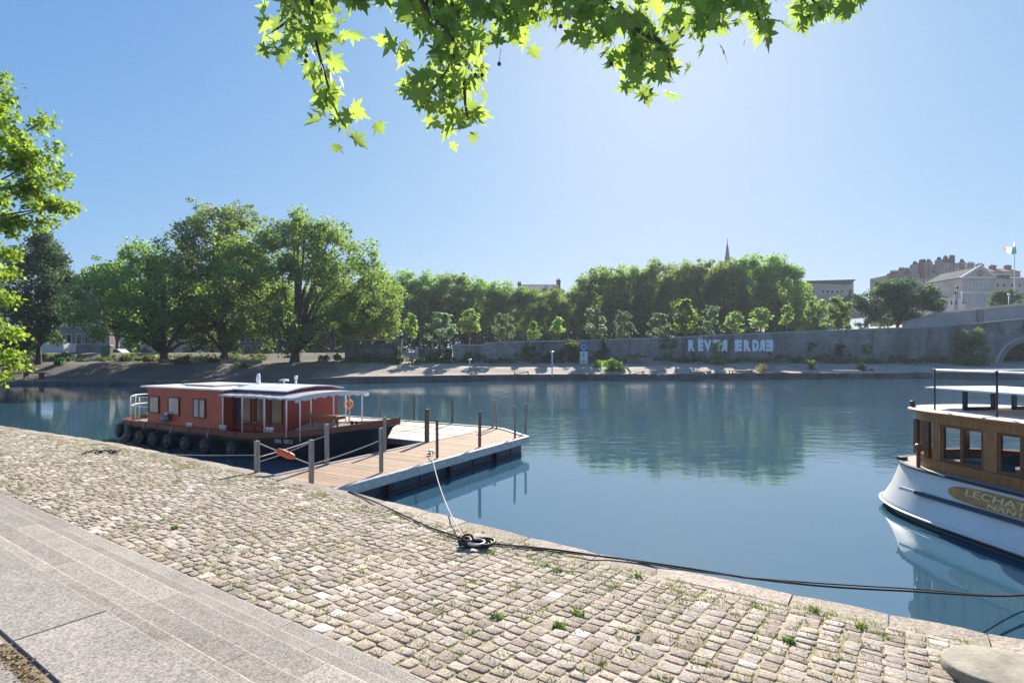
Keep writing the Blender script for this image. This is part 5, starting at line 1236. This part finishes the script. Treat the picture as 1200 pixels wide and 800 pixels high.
def skeleton(mb, base, htop, ends, r0, rng_, seg=7, lean=(0,0)):
    bx_, by_, bz_ = base; top_ = (bx_+lean[0], by_+lean[1], bz_+htop)
    mb.tube([(bx_,by_,bz_-.4),(bx_+lean[0]*.1,by_,bz_+.15),(bx_+lean[0]*.4,by_,bz_+htop*.5),top_], [r0*1.5,r0*1.1,r0*.9,r0*.75], 10)
    for e in ends:
        e = Vector(e); t_ = Vector(top_); d = e-t_; q1 = t_+d*.33+Vector((rng_.uniform(-.3,.3), rng_.uniform(-.3,.3), abs(d.length)*.12)); q2 = t_+d*.68+Vector((rng_.uniform(-.3,.3), rng_.uniform(-.3,.3), abs(d.length)*.06))
        mb.tube([tuple(t_-Vector((0,0,.2))), tuple(q1), tuple(q2), tuple(e)], [r0*.5, r0*.33, r0*.2, r0*.07], seg)
def crown_clumps(seed, W, D, z0, z1, K, rc, shape=1.0, shell=.35, stray=6):
    g = random.Random(seed); out = []
    lob = [(g.uniform(0,6.28), g.uniform(.78,1.15)) for _ in range(7)]
    while len(out) < K:
        x, y, z = (g.uniform(-1,1) for _ in range(3)); r = (abs(x)**2.3+abs(y)**2.3+abs(z)**2.3)**(1/2.3)
        if r > 1 or r < shell: continue
        a = math.atan2(y, x); k_ = 1+.15*math.sin(a*2+seed)+.1*math.sin(a*3+z*3+seed*2)
        if z < -.6 and g.random() < .4: continue
        wz = 1-.28*max(0, z)**1.5*shape
        out.append((x*W*k_*wz*.93, y*D*k_*wz*.93, z0+(z1-z0)*(z+1)/2*(1+.05*math.sin(3*a+seed)), rc*g.uniform(.7,1.25)))
    for _ in range(stray):
        a = g.uniform(0, 6.28); q = g.uniform(.5,1.0); out.append((math.cos(a)*W*q*.8, math.sin(a)*D*q*.8, z1+g.uniform(-.10,.03)*(z1-z0)-(q-.5)*(z1-z0)*.35, rc*.45, .28))
    return out
def make_tree(name, label, cat, seed, W, D, z0, z1, htr, r0, leaf, K, nper, m, rc, bark='bark', loc=(0,0,0), grp=None, shape=1., stray=6, shell=.35):
    t = thing(name, label, cat, loc, 0, grp); cl = crown_clumps(seed, W, D, z0, z1, K, rc, shape, shell, stray)
    g = random.Random(seed+50); ends = [c[:3] for c in g.sample(cl[:K], min(K, 16))]
    mb = MB(); skeleton(mb, (0,0,0), htr, ends, r0, g); mb.build('trunk', M[bark], t)
    link('crown', foliage('crown', cl, leaf, nper, M[m], seed), t); return t
# the three big plane trees on the left bank, each its own crown
def bigtree(px, pyb, Y, pytop, pxl, pxr, label, seed, K=95, nper=210, m='leaf_plane', pylow=395, name='plane_tree', cat='tree', leaf=.36, rc=1.35, r0=.5, bark='bark', grp='big plane trees on the left bank', stray=7, shell=.35, zbase=None, shape=1.):
    x = X_(px, Y); z = gh(x, Y) if zbase is None else zbase
    W = (pxr-pxl)/2/F*Y; xc = X_((pxl+pxr)/2, Y)-x; z1 = Z_(pytop, Y)-z; z0 = Z_(pylow, Y)-z
    t = thing(name, label, cat, (x, Y, z), 0, grp); cl = [(a+xc, b, c, d, *e) for a, b, c, d, *e in crown_clumps(seed, W, W*.9, z0, z1, K, rc, shape, shell, stray)]
    g = random.Random(seed); ends = [c[:3] for c in g.sample(cl[:K], 18)]
    mb = MB(); skeleton(mb, (0,0,0), max(z0*.9, 1.2), ends, r0, g); mb.build('trunk', M[bark], t)
    link('crown', foliage('crown', cl, leaf, nper, M[m], seed), t); return t
bigtree(192,428,68,287,98,262,'leftmost big plane tree with a broad low crown over the street front',11,K=210,nper=150,pylow=413,leaf=.30,rc=1.15)
bigtree(263,428,71,240,182,334,'tallest plane tree with a ragged top, second from the left',12,K=230,nper=150,pylow=411,stray=18,leaf=.30,rc=1.15)
bigtree(346,428,69,257,258,458,'widest plane tree with a dark thick trunk, right of the ragged tallest one',13,K=330,nper=150,pylow=411,r0=.62,leaf=.30,rc=1.15)
bigtree(432,428,76,325,398,467,'smaller yellow green plane tree tucked at the right flank of the widest one',14,K=100,nper=150,pylow=404,r0=.3,leaf=.30,rc=1.0)
bigtree(137,428,80,305,120,160,'slim lighter tree behind the leftmost big plane tree',15,K=60,nper=140,pylow=400,r0=.25,leaf=.30,rc=1.0)
bigtree(45,432,66,278,4,92,'dark blue green conical tree standing behind the sunlit leaves at far left',16,K=110,nper=190,m='leaf_dark',pylow=402,r0=.3,leaf=.30,rc=1.1,name='conical_tree',grp=None,shape=2.6,stray=3)
bigtree(-40,432,70,300,-90,12,'dark leafy tree at the far left frame edge',17,K=80,nper=180,m='leaf_dark',pylow=405,r0=.3,grp=None)
bigtree(8,434,62,392,-25,34,'dark low round bush tree beneath the far left leaves',18,K=24,nper=180,m='leaf_dark',pylow=424,r0=.12,rc=.9,name='round_bush',grp=None)
# street trees behind
for i, (px, pyt, l, r_, Y) in enumerate(((160,330,135,200,100),(235,320,200,270,100),(310,325,275,350,100),(390,335,350,430,98))):
    bigtree(px,428,Y,pyt,l,r_,['street tree glimpsed behind the leftmost big plane tree','street tree glimpsed behind the ragged tallest plane tree','street tree glimpsed behind the left half of the widest plane tree','street tree glimpsed behind the right half of the widest plane tree'][i],30+i,K=45,nper=130,pylow=390,leaf=.5,rc=1.8,grp='trees in the street behind the big planes',zbase=3.2)
# far row of plane trees on the terrace: six crowns built once, the rest copies
protos = []
for i in range(5):
    protos.append(make_tree('plane_tree', 'x', 'tree', 60+i, 5.2, 5.0, 3.0, 15.5, 4.2, .32, .36, 120, 150, 'leaf_plane', 1.2, grp='plane trees in rows on the far terrace', stray=6, shape=.7))
row = [(474,318,26,112,'leftmost tree of the middle row, just right of the widest plane tree'),(503,320,24,115,'second tree of the middle row, above the ruined block'),(531,317,25,112,'third and slightly taller tree of the middle row'),(562,321,25,115,'fourth tree of the middle row, above the left young trees'),(594,329,24,113,'fifth tree of the middle row, left of the slate mansion roof'),(622,337,20,112,'low yellow topped tree right in front of the slate mansion'),(648,338,18,110,'small tree under the mansion chimney'),(672,337,18,115,'low tree filling the dip left of the tall right hand row'),
       (702,307,28,116,'leftmost and roundest tree of the tall right hand row'),(735,309,24,118,'second tree of the tall right hand row'),(764,305,25,116,'third tree of the tall right hand row'),(795,307,24,118,'fourth tree of the tall right hand row'),(824,303,25,116,'fifth tree of the tall right hand row, left of the spire'),(853,298,24,118,'sixth tree of the tall right hand row, under the church spire'),(880,296,25,116,'seventh and highest tree of the tall right hand row'),(915,299,29,114,'last tree at the right end of the tall row')]
for i, (px, pyt, hwp, Y, lb) in enumerate(row):
    x = X_(px, Y); zb = 5.0 if px < 690 else 5.6; H = Z_(pyt, Y)-zb; sx = hwp/F*Y/4.55
    src = protos[i % 5]; k_ = dict(loc=(x, Y, zb), rotz=random.uniform(0, 6.28), scale=(sx, sx, H/16.0), label=lb)
    if i < 5: src.location = k_['loc']; src.rotation_euler = (0,0,k_['rotz']); src.scale = k_['scale']; src['label'] = lb
    else: dup(src, **k_)
# second rank behind, closes the gaps under the crowns
for i, (px, pyt, hwp) in enumerate(((380,345,28),(410,350,26),(436,345,26),(462,330,28),(490,333,28),(545,332,28),(580,338,28),(640,345,26),(690,325,28),(720,318,30),(750,316,30),(780,316,30),(810,314,30),(840,312,30),(868,309,30),(898,308,30),(925,318,26))):
    Y = 132; x = X_(px, Y); zb = 5.0; dup(protos[(i*2+1) % 5], (x, Y, zb-2.5), random.uniform(0,6.28), (hwp/F*Y/4.9,)*2+((Z_(pyt,Y)-zb+2.5)/16.,), 'plane tree of the rear rank almost hidden behind the front row crowns')
hb = thing('clipped_hedge', 'dark hedge closing the view between the trunks of the far tree rows', 'hedge', (X_(700,122), 122, 5))
cl = [(X_(px,122)-X_(700,122)+random.uniform(-1,1), random.uniform(-1,1), random.uniform(-1.5,2.8), 1.6) for px in range(340, 935, 4) for _ in range(2)]
link('foliage', foliage('foliage', cl, .5, 110, M['leaf_dark'], 77), hb)
# young trees along the top of the wall
yp = []
for i, (W_, z0_, z1_, K_, np_, m_, sh_, rc_) in enumerate(((1.0,1.2,4.2,20,55,'leaf_young',1.4,.42),(1.25,.6,4.2,34,40,'leaf_pale',2.6,.30),(.85,1.6,4.2,14,60,'leaf_young',.8,.46),(1.3,.9,4.1,26,38,'leaf_pale',1.8,.34),(1.0,.9,4.2,30,50,'leaf_plane',1.2,.36),(.75,1.9,4.2,12,55,'leaf_young',1.6,.40))):
    yp.append(make_tree('young_tree', 'x', 'tree', 90+i, W_, W_*.95, z0_, z1_, max(.8, z0_), .05, .26, K_, np_, m_, rc_, 'barkpale', grp='young trees along the top of the embankment wall', stray=7, shape=sh_, shell=.05))
young = [(482,366,8,403,'thin pale young tree at the left end of the wall'),(516,364,17,404,'bushy young tree left of the matching pair on the wall'),(550,363,16,403,'bushy young tree, right one of the matching pair'),(590,364,12,402,'bright yellow green young tree with a bare stem'),(626,376,8,402,'smallest young tree of the row'),(655,372,12,402,'blue green young tree above the wall shrub'),(696,359,14,400,'round young tree left of the bare stemmed one by the totem'),(730,361,11,400,'light green young tree with a straight bare stem right of the totem'),(771,365,14,399,'spreading young tree left of the tall pointed one'),(803,350,17,398,'tall pointed young tree above the first painted letters'),(833,355,12,397,'rounded young tree above the bush that hides the letters'),(861,364,12,396,'loose young tree above the painted gap between both words'),(892,361,14,396,'star shaped young tree above the letter D'),(922,358,11,395,'compact bright young tree right of the painted letters')]
for i, (px, pyt, hwp, pyb, lb) in enumerate(young):
    Y = wy(X_(px, 79))+2.6; x = X_(px, Y); zb = Z_(pyb, Y)-.5; H = Z_(pyt, Y)-zb; sx = hwp/F*Y/1.1
    k_ = dict(loc=(x, Y, zb), rotz=random.uniform(0,6.28), scale=(sx, sx, H/4.35), label=lb)
    if i < 6: src = yp[i]; src.location = k_['loc']; src.rotation_euler = (0,0,k_['rotz']); src.scale = k_['scale']; src['label'] = lb
    else: dup(yp[(1,4,3,0,2,5,1,3)[i % 8]], **k_)
def shrub(px, pyb, pyt, hwp, Y, label, seed, m='leaf_bush', leaf=.2, dens=1., name='shrub', z=None, cat='shrub', grp=None):
    x = X_(px, Y); zb = Z_(pyb, Y) if z is None else z; H = Z_(pyt, Y)-zb; W = hwp/F*Y; g = random.Random(seed)
    t = thing(name, label, cat, (x, Y, zb), 0, grp); cl = []
    n = int(max(8, 14*W*H/3*dens))
    for _ in range(n):
        a = g.uniform(0,6.28); q = math.sqrt(g.random()); zz = g.random(); cl.append((math.cos(a)*q*W*.85*(1-.5*zz**2), math.sin(a)*q*W*.6, H*(.08+.85*zz), .16*W+.18*g.random()+.1))
    mb = MB()
    for c in cl[::3]: mb.tube([(c[0]*.15,c[1]*.15,-.1),(c[0]*.5,c[1]*.5,c[2]*.5),(c[0],c[1],c[2])],[.04,.03,.01],5)
    mb.build('stem', M['bark'], t); link('foliage', foliage('foliage', cl, leaf, 75, M[m], seed), t); return t
shrub(957,388,350,16,90,'large sunlit green shrub left of the pair right of the tree row',201,'leaf_young',.3,.8); shrub(983,387,346,17,91,'large sunlit green shrub on the right of that pair, darker',202,'leaf_plane',.3,.8)
shrub(1012,386,372,12,90,'pale sparse shrub left of the big dark evergreen',203,'leaf_pale',.25,.6)
bigtree(1052,388,92,329,1010,1094,'big wide dark evergreen tree below the chateau',204,K=120,nper=190,m='leaf_dark',pylow=380,r0=.3,rc=1.15,leaf=.32,name='evergreen_tree',grp=None,zbase=6.3,shape=1.7,stray=5,shell=.2)
shrub(1180,368,340,24,112,'dark rounded evergreen in front of the classical building',205,'leaf_dark',.35,.6,'round_tree',cat='tree')
shrub(1137,433,385,22,77.0,'feathery green willow like bush against the wall left of the bridge arch',206,'leaf_bush',.22,1.0,'willow_bush')
shrub(673,427,398,16,75.0,'rounded bush on the wall foot just left of the totem',207,'leaf_bush',.22,.9)
shrub(700,431,421,7,70,'small light bush, left part of the bright clump',208,'leaf_young',.2,1.2); shrub(718,437,421,18,68.5,'bright yellow green bush at the quay edge right of the totem',209,'leaf_near',.2,1.3)
shrub(840,436,399,9,75.5,'slender sapling hiding one painted letter',210,'leaf_young',.2,1.2,'sapling',cat='tree')
shrub(785,408,395,12,wy(23)-.5,'olive bush growing out of the wall left of the letters',211,'leaf_bush',.2,1.0); shrub(1017,414,402,7,79,'pale small bush growing out of the wall at right',212,'leaf_young',.2,1.)
shrub(985,416,400,8,79.2,'dark sparse climber on the wall below the big evergreen',213,'leaf_dark',.2,.7); shrub(952,412,400,4,79,'tiny dark plant rooted in the wall right of the letters',214,'leaf_dark',.2,.7)
shrub(951,436,421,9,72.5,'wispy olive bush beside the far right bench',215,'leaf_bush',.18,1.)
shrub(898,437,427,16,70.5,'low straw coloured grass clump at the quay edge below ERD',216,'straw',.16,1.,'grass_clump')
shrub(1015,438,428,14,72.5,'low dark green bush at the quay edge far right',217,'leaf_bush',.2,1.)
shrub(708,425,397,9,76,'dark bush on the wall right of the totem',218,'leaf_dark',.22,1.); shrub(620,425,404,14,75.5,'dark ivy like shrub on the wall foot left of the lamp',219,'leaf_dark',.22,.9); shrub(650,427,408,16,75,'dense dark shrub behind the low white lamp',220,'leaf_dark',.22,.8)
shrub(465,428,405,12,69.2,'dark shrub against the ruined block',221,'leaf_dark',.22,.9); shrub(520,429,407,17,72,'mixed green shrub in front of the garden wall',222,'leaf_bush',.22,.8); shrub(500,429,414,6,71,'pale yellow flowering bush by the gate pier',223,'leaf_pale',.18,1.)
shrub(548,428,412,12,73,'dark green shrub right of the mixed one',224,'leaf_dark',.22,.8); shrub(430,428,415,9,69,'little dark shrub at the left foot of the ruined block',225,'leaf_dark',.2,.9)
shrub(212,432,417,14,66,'tall meadow grass around the first plane trunk',226,'leaf_bush',.2,.8,'grass_clump'); shrub(283,432,422,16,66,'grass bed right of the second plane trunk',227,'leaf_bush',.2,.8,'grass_clump')
shrub(25,437,421,20,64,'dry grass and shrubs by the far left bench',228,'leaf_bush',.2,.6); shrub(72,432,420,10,66,'dark shrub right of the conical tree trunk',229,'leaf_dark',.2,.8)
cl = []
for px in list(range(500, 660, 4))+list(range(690, 1130, 3)):
    x = X_(px, 77); y = wy(x)-random.uniform(.6,2.2); hmax = .5+.9*abs(math.sin(px*.07))*random.random()
    cl.append((x, y, gh(x, y)+random.uniform(.1,hmax), random.uniform(.3,.6)))
for px in list(range(400, 500, 4)): x = X_(px, 70); y = 69.6-random.uniform(.1,1.); cl.append((x, y, gh(x, y)+random.uniform(.1,.8), random.uniform(.25,.5)))
for px in list(range(130, 320, 2))+list(range(0, 112, 2)): x = X_(px, 74); y = 74.5-random.uniform(.1,5.); cl.append((x, y, gh(x, y)+random.uniform(.1,.5), random.uniform(.25,.45)))
struct(link('undergrowth', foliage('undergrowth', cl, .2, 70, M['leaf_bush'], 301)), 'stuff')
for k, (px, pyb, pyt, hwp, Y, lb) in enumerate(((8,434,419,14,66,'tangle of dark shrubs under the sunlit leaves at far left'),(98,431,421,14,70,'low dark shrub beside the white litter bin'),(150,428,417,12,71,'dark low bush between cabinet and first plane trunk'),(175,429,416,10,70,'dark rounded bush just left of the first plane trunk'),(232,430,417,13,69,'rough grass clump between the first two plane trunks'),(248,429,419,8,69,'small dark bush left of the second plane trunk'),(305,427,416,12,73,'dark bush behind the timber bench of the third plane tree'),(378,428,416,10,72,'dark bush beside the leaning metal gate'),(395,429,414,8,71,'dark bush between gate and ruined block'))):
    shrub(px, pyb, pyt, hwp, Y, lb, 400+k, 'leaf_dark' if k % 3 else 'leaf_bush', .2, 1.0)
for k, (px, Yq, wd, lb) in enumerate(((212,67.5,46,'low stone bed edging around the first plane trunk'),(282,67.5,50,'low stone bed edging right of the second plane trunk'))):
    x0, x1 = X_(px-wd/2,Yq), X_(px+wd/2,Yq); zb_ = gh((x0+x1)/2,Yq); mb = MB(); mb.box(x0,x1,Yq,Yq+.3,zb_-.4,zb_+.35,.03); o = tag(mb.build('bed_edging', M['tuffd']), lb, 'stone edging')
# paving steps below the wall
t = thing('seat_steps', 'two low stone seating steps against the wall left of the lamp', 'steps', (X_(590,74), 74, 1))
for i, (a, b, yb) in enumerate(((568,600,420),(596,625,423),(735,765,419),(752,785,423))):
    if i == 2: t = thing('seat_steps', 'two low stone seating steps against the wall left of the letters', 'steps', (X_(760,75), 75, 1))
    Yq = 73.6 if i % 2 else 74.4
    mb = MB(); mb.box(X_(a,Yq), X_(b,Yq), Yq, Yq+.8, 1.0, Z_(yb,Yq), .03); mb.build('step', M['tuffd'], t, True)
# debris stones on the sand
for i in range(26):
    px = random.choice([random.uniform(452, 565), random.uniform(755, 782)]); x, Y, z = ground_at(px, random.uniform(429.5, 434))
    mb = MB(); r_ = random.uniform(.08,.2); mb.lathe([(r_*.7,0),(r_,r_*.4),(r_*.6,r_*.8),(0,r_*.9)], (0,0,0), 6); o = mb.build('stone', M['granite_lt' if i % 2 else 'tuffd']); o.location = (x, Y, z-.02); o.rotation_euler = (0,0,i)
    tag(o, 'small loose stone scattered on the far promenade sand', 'stone', 'loose stones on the far promenade')

# near tree at the left edge: its trunk stands outside the frame on the quay
def leafshape():
    pts = [(0,-.44),(.08,-.34),(.33,-.44),(.27,-.30),(.20,-.18),(.36,-.13),(.56,.02),(.38,.04),(.17,.03),(.24,.14),(.22,.30),(.12,.26),(.05,.44),(.0,.60),(-.05,.44),(-.12,.26),(-.22,.30),(-.24,.14),(-.17,.03),(-.38,.04),(-.56,.02),(-.36,-.13),(-.20,-.18),(-.27,-.30),(-.33,-.44),(-.08,-.34)]
    return np.array(pts)
LS = leafshape()
def leaves(name, P_, size, m, seed, hang=.6, facing=None):
    """true five-lobed leaves (two folded fans each)"""
    g = np.random.default_rng(seed); n = len(P_); k = len(LS); V = np.zeros((n, k+1, 3)); col = np.repeat(g.random(n), k+1)
    for i in range(n):
        tip = g.normal(size=3)*.75; tip[2] -= hang*1.6; tip /= np.linalg.norm(tip)
        nr = g.normal(size=3)+np.array([0,-.25,.35]); u = np.cross(tip, nr); u /= np.linalg.norm(u)+1e-9; nn = np.cross(u, tip)
        s = size*g.uniform(.62, 1.25); fold = g.uniform(.15,.55); curl = g.uniform(.0,.5)
        x, y = LS[:, 0]*s, (LS[:, 1]+.5)*s
        V[i, :k] = P_[i]+np.outer(x, u)+np.outer(y, tip)+np.outer(-np.abs(x)*fold-curl*y*y/s, nn); V[i, k] = P_[i]+tip*.45*s-nn*(curl*.2*s)
    Fq = []
    idx = np.arange(n)[:, None]*(k+1)
    tri = np.array([(j, (j+1) % k, k) for j in range(k)])
    Fq = (idx[:, None, :]+tri[None]).reshape(-1, 3)
    return npmesh(name, V.reshape(-1, 3), Fq, m, col)
nt_ = thing('near_plane_tree', 'sunlit yellow green plane tree foliage reaching in at the left edge', 'tree', (-19.5, 15.2, .8))
g = random.Random(5); cl = []
spots = [(-30,120,60),(-10,90,18),(2,92,7),(0,130,13),(3,140,8),(8,175,24),(25,165,22),(45,150,9),(55,140,6),(30,195,28),(50,185,18),(62,172,7),(62,205,14),(70,215,6),(20,225,28),(45,225,20),(10,262,22),(40,262,14),(70,240,11),(84,243,8),(60,243,12),(58,262,8),(5,300,16),(-5,330,22),(8,350,12),(-5,380,16),(10,392,8),(18,388,8),(2,415,14),(14,428,7),(0,440,8),(-40,200,60),(-60,300,60),(-60,400,40),(-80,150,70),(-110,260,80)]
P_ = []
for px, py, r_ in spots:
    Y = 15.5+g.uniform(-1.2,1.2); c = Vector(at(px, py, Y)); R_ = r_/F*Y
    nn = int(30+70*min(R_, 1.3)**1.8*14)
    for sub in range(max(2, int(R_*9))):
        d = Vector((g.gauss(0,1), g.gauss(0,1), g.gauss(0,1))).normalized()*R_*g.uniform(.2,.85); cc = c+d
        for _ in range(max(6, nn//max(2, int(R_*9)))): P_.append(tuple(cc+Vector((g.gauss(0,.14), g.gauss(0,.14), g.gauss(0,.10)))))
link('crown', leaves('crown', np.array(P_)-np.array(nt_.location), .125, M['leaf_near'], 9, .25), nt_)
mb = MB(); B0 = Vector((0,0,0)); mb.tube([(0,0,-.5),(.1,0,1.5),(.5,0,3.2),(.8,.1,5)], [.42,.34,.28,.22], 12)
for px, py, r_ in spots[:31:2]:
    e = Vector(at(px, py, 15.5))-Vector(nt_.location); s_ = Vector((.5,0,min(3+g.random()*2, max(1.5, e.z-.3)))); m_ = s_.lerp(e, .5)+Vector((0,0,.35)); mb.tube([tuple(s_), tuple(m_), tuple(e)], [.07,.04,.012], 6)
mb.build('trunk', M['bark'], nt_)

# overhanging plane branch at the top
ob = thing('overhanging_branch', 'leafy plane tree branches with seed balls hanging in from the top', 'tree branch', (1.5, 3.2, 7.4))
g = random.Random(21)
branches = [[(420,-190),(385,-60),(366,-5),(368,30),(371,62),(380,95),(392,135),(398,150)],[(470,-90),(478,-20),(492,8),(508,30),(530,55),(531,80),(512,108),(500,122)],[(531,80),(543,95),(545,130),(548,150)],
            [(640,-160),(620,-60),(600,-5),(585,15),(560,35),(535,60)],[(700,-140),(690,-40),(700,0),(720,22),(745,45),(752,75),(750,102)],[(745,45),(778,62),(785,90)],[(820,-120),(815,-30),(822,0),(815,25),(822,48)],[(880,-100),(880,-20),(884,12),(892,40)],[(950,-90),(945,-20),(950,5),(962,22)],[(690,-40),(650,0),(612,18),(600,38)],[(1006,-60),(1006,-20),(1007,-8)],[(700,0),(690,15),(685,35)],[(430,-50),(415,-10),(418,12)],[(366,5),(350,25),(330,40),(318,48)]]
def bp(px, py, Y): return Vector(at(px, py, Y))
twig = MB(); start = Vector((1.5, 3.2, 7.4))
P_ = []; yd = {}
for bi, b in enumerate(branches):
    Y = 3.9+g.uniform(-.35,.45); pts = [tuple(bp(px, py-10, Y+.12*math.sin(k+bi))) for k, (px, py) in enumerate(b)]
    pts = smooth_pts(pts, 4); n_ = len(pts); twig.tube(pts, [.016*(1-k/n_)+.0035 for k in range(n_)], 6)
    for k, p in enumerate(pts):
        if p[2] < 5.85+.5:                                          # leaves wherever the twig nears the view
            for _ in range(g.choice((1,2,2,3))):
                d = Vector((g.gauss(0,.075), g.gauss(0,.13), g.gauss(-.01,.06))); P_.append(tuple(Vector(p)+d))
dense = [(350,15,26,22),(385,10,22,12),(372,45,20,16),(330,50,17,9),(350,62,18,8),(395,50,12,5),(372,92,18,9),(385,125,20,14),(398,150,8,4),(420,8,10,6),(482,10,16,12),(510,8,24,22),(500,38,22,14),(540,35,26,26),(560,20,28,26),(530,62,24,20),(475,68,14,8),(565,60,18,10),(488,118,18,12),(512,128,14,10),(520,95,12,5),(548,110,14,7),(550,145,14,9),(560,90,10,4),(600,10,26,24),(600,38,14,8),(640,8,26,22),(645,25,10,5),(680,12,22,20),(690,45,18,12),(715,25,24,24),(740,35,24,22),(745,65,18,14),(720,72,10,6),(750,95,14,9),(748,112,8,3),(775,65,14,12),(782,85,12,8),(778,40,12,6),(795,10,14,5),(830,8,20,18),(822,30,16,14),(838,35,12,8),(858,8,16,10),(890,8,14,12),(895,40,10,7),(888,25,12,6),(940,15,10,6),(958,18,14,11),(970,12,9,4),(1006,-2,6,2),(450,-30,60,40),(600,-40,90,90),(800,-45,90,80),(350,-40,50,40)]
for px, py, r_, cnt in dense:
    for _ in range(int(cnt*1.2)):
        Y = g.uniform(3.45,4.6); a = g.uniform(0,6.28); q = r_*math.sqrt(g.random())*.85; P_.append(tuple(bp(px+q*math.cos(a), py-16+q*math.sin(a)*.75, Y)))
P0 = np.array(P_)-np.array(ob.location)
link('foliage', leaves('foliage', P0, .135, M['leaf_branch'], 33, .55), ob)
twig.tube([(1.5,-1.5,8.2),(1.5,1.2,8.0),tuple(start),(1.2,4.2,7.1),(.6,4.4,6.9),(-.4,4.2,6.6),(-1.3,3.9,6.4)], [.10,.08,.06,.05,.04,.03,.012], 10)
twig.tube([tuple(start),(1.9,3.7,7.0),(2.5,3.9,6.6),(2.9,3.9,6.4)], [.05,.03,.02,.01], 8)
twig.build('branch', M['bark'], ob, True)
for px, py in ((359,65),(358,72),(371,58),(565,88),(557,88),(530,5),(495,125),(716,75),(750,92),(657,60-29),(585,75)):
    mb = MB(); c = bp(px, py, 3.85+g.uniform(-.1,.1)); mb.lathe([(0,-.014),(.010,-.010),(.014,0),(.010,.010),(0,.014)], tuple(c), 10); mb.tube([tuple(c+Vector((0,0,.012))), tuple(c+Vector((.01,0,.10)))], .0016, 4); mb.build('seed_ball', M['bark'], ob, True)

# ================================================================ HAZE
mb = MB(); mb.box(-446, 446, -66, 432, -3.5, 44)
hz = mb.build('haze', bpy.data.materials.new('haze_air')); hm = hz.data.materials[0]; hm.use_nodes = True
N = hm.node_tree.nodes; L = hm.node_tree.links; N.remove(N['Principled BSDF']); pv = N.new('ShaderNodeVolumePrincipled')
pv.inputs['Color'].default_value = (.80,.88,1.0,1); pv.inputs['Density'].default_value = .0003; pv.inputs['Anisotropy'].default_value = .3
L.new(pv.outputs[0], N['Material Output'].inputs['Volume']); struct(hz, 'stuff')
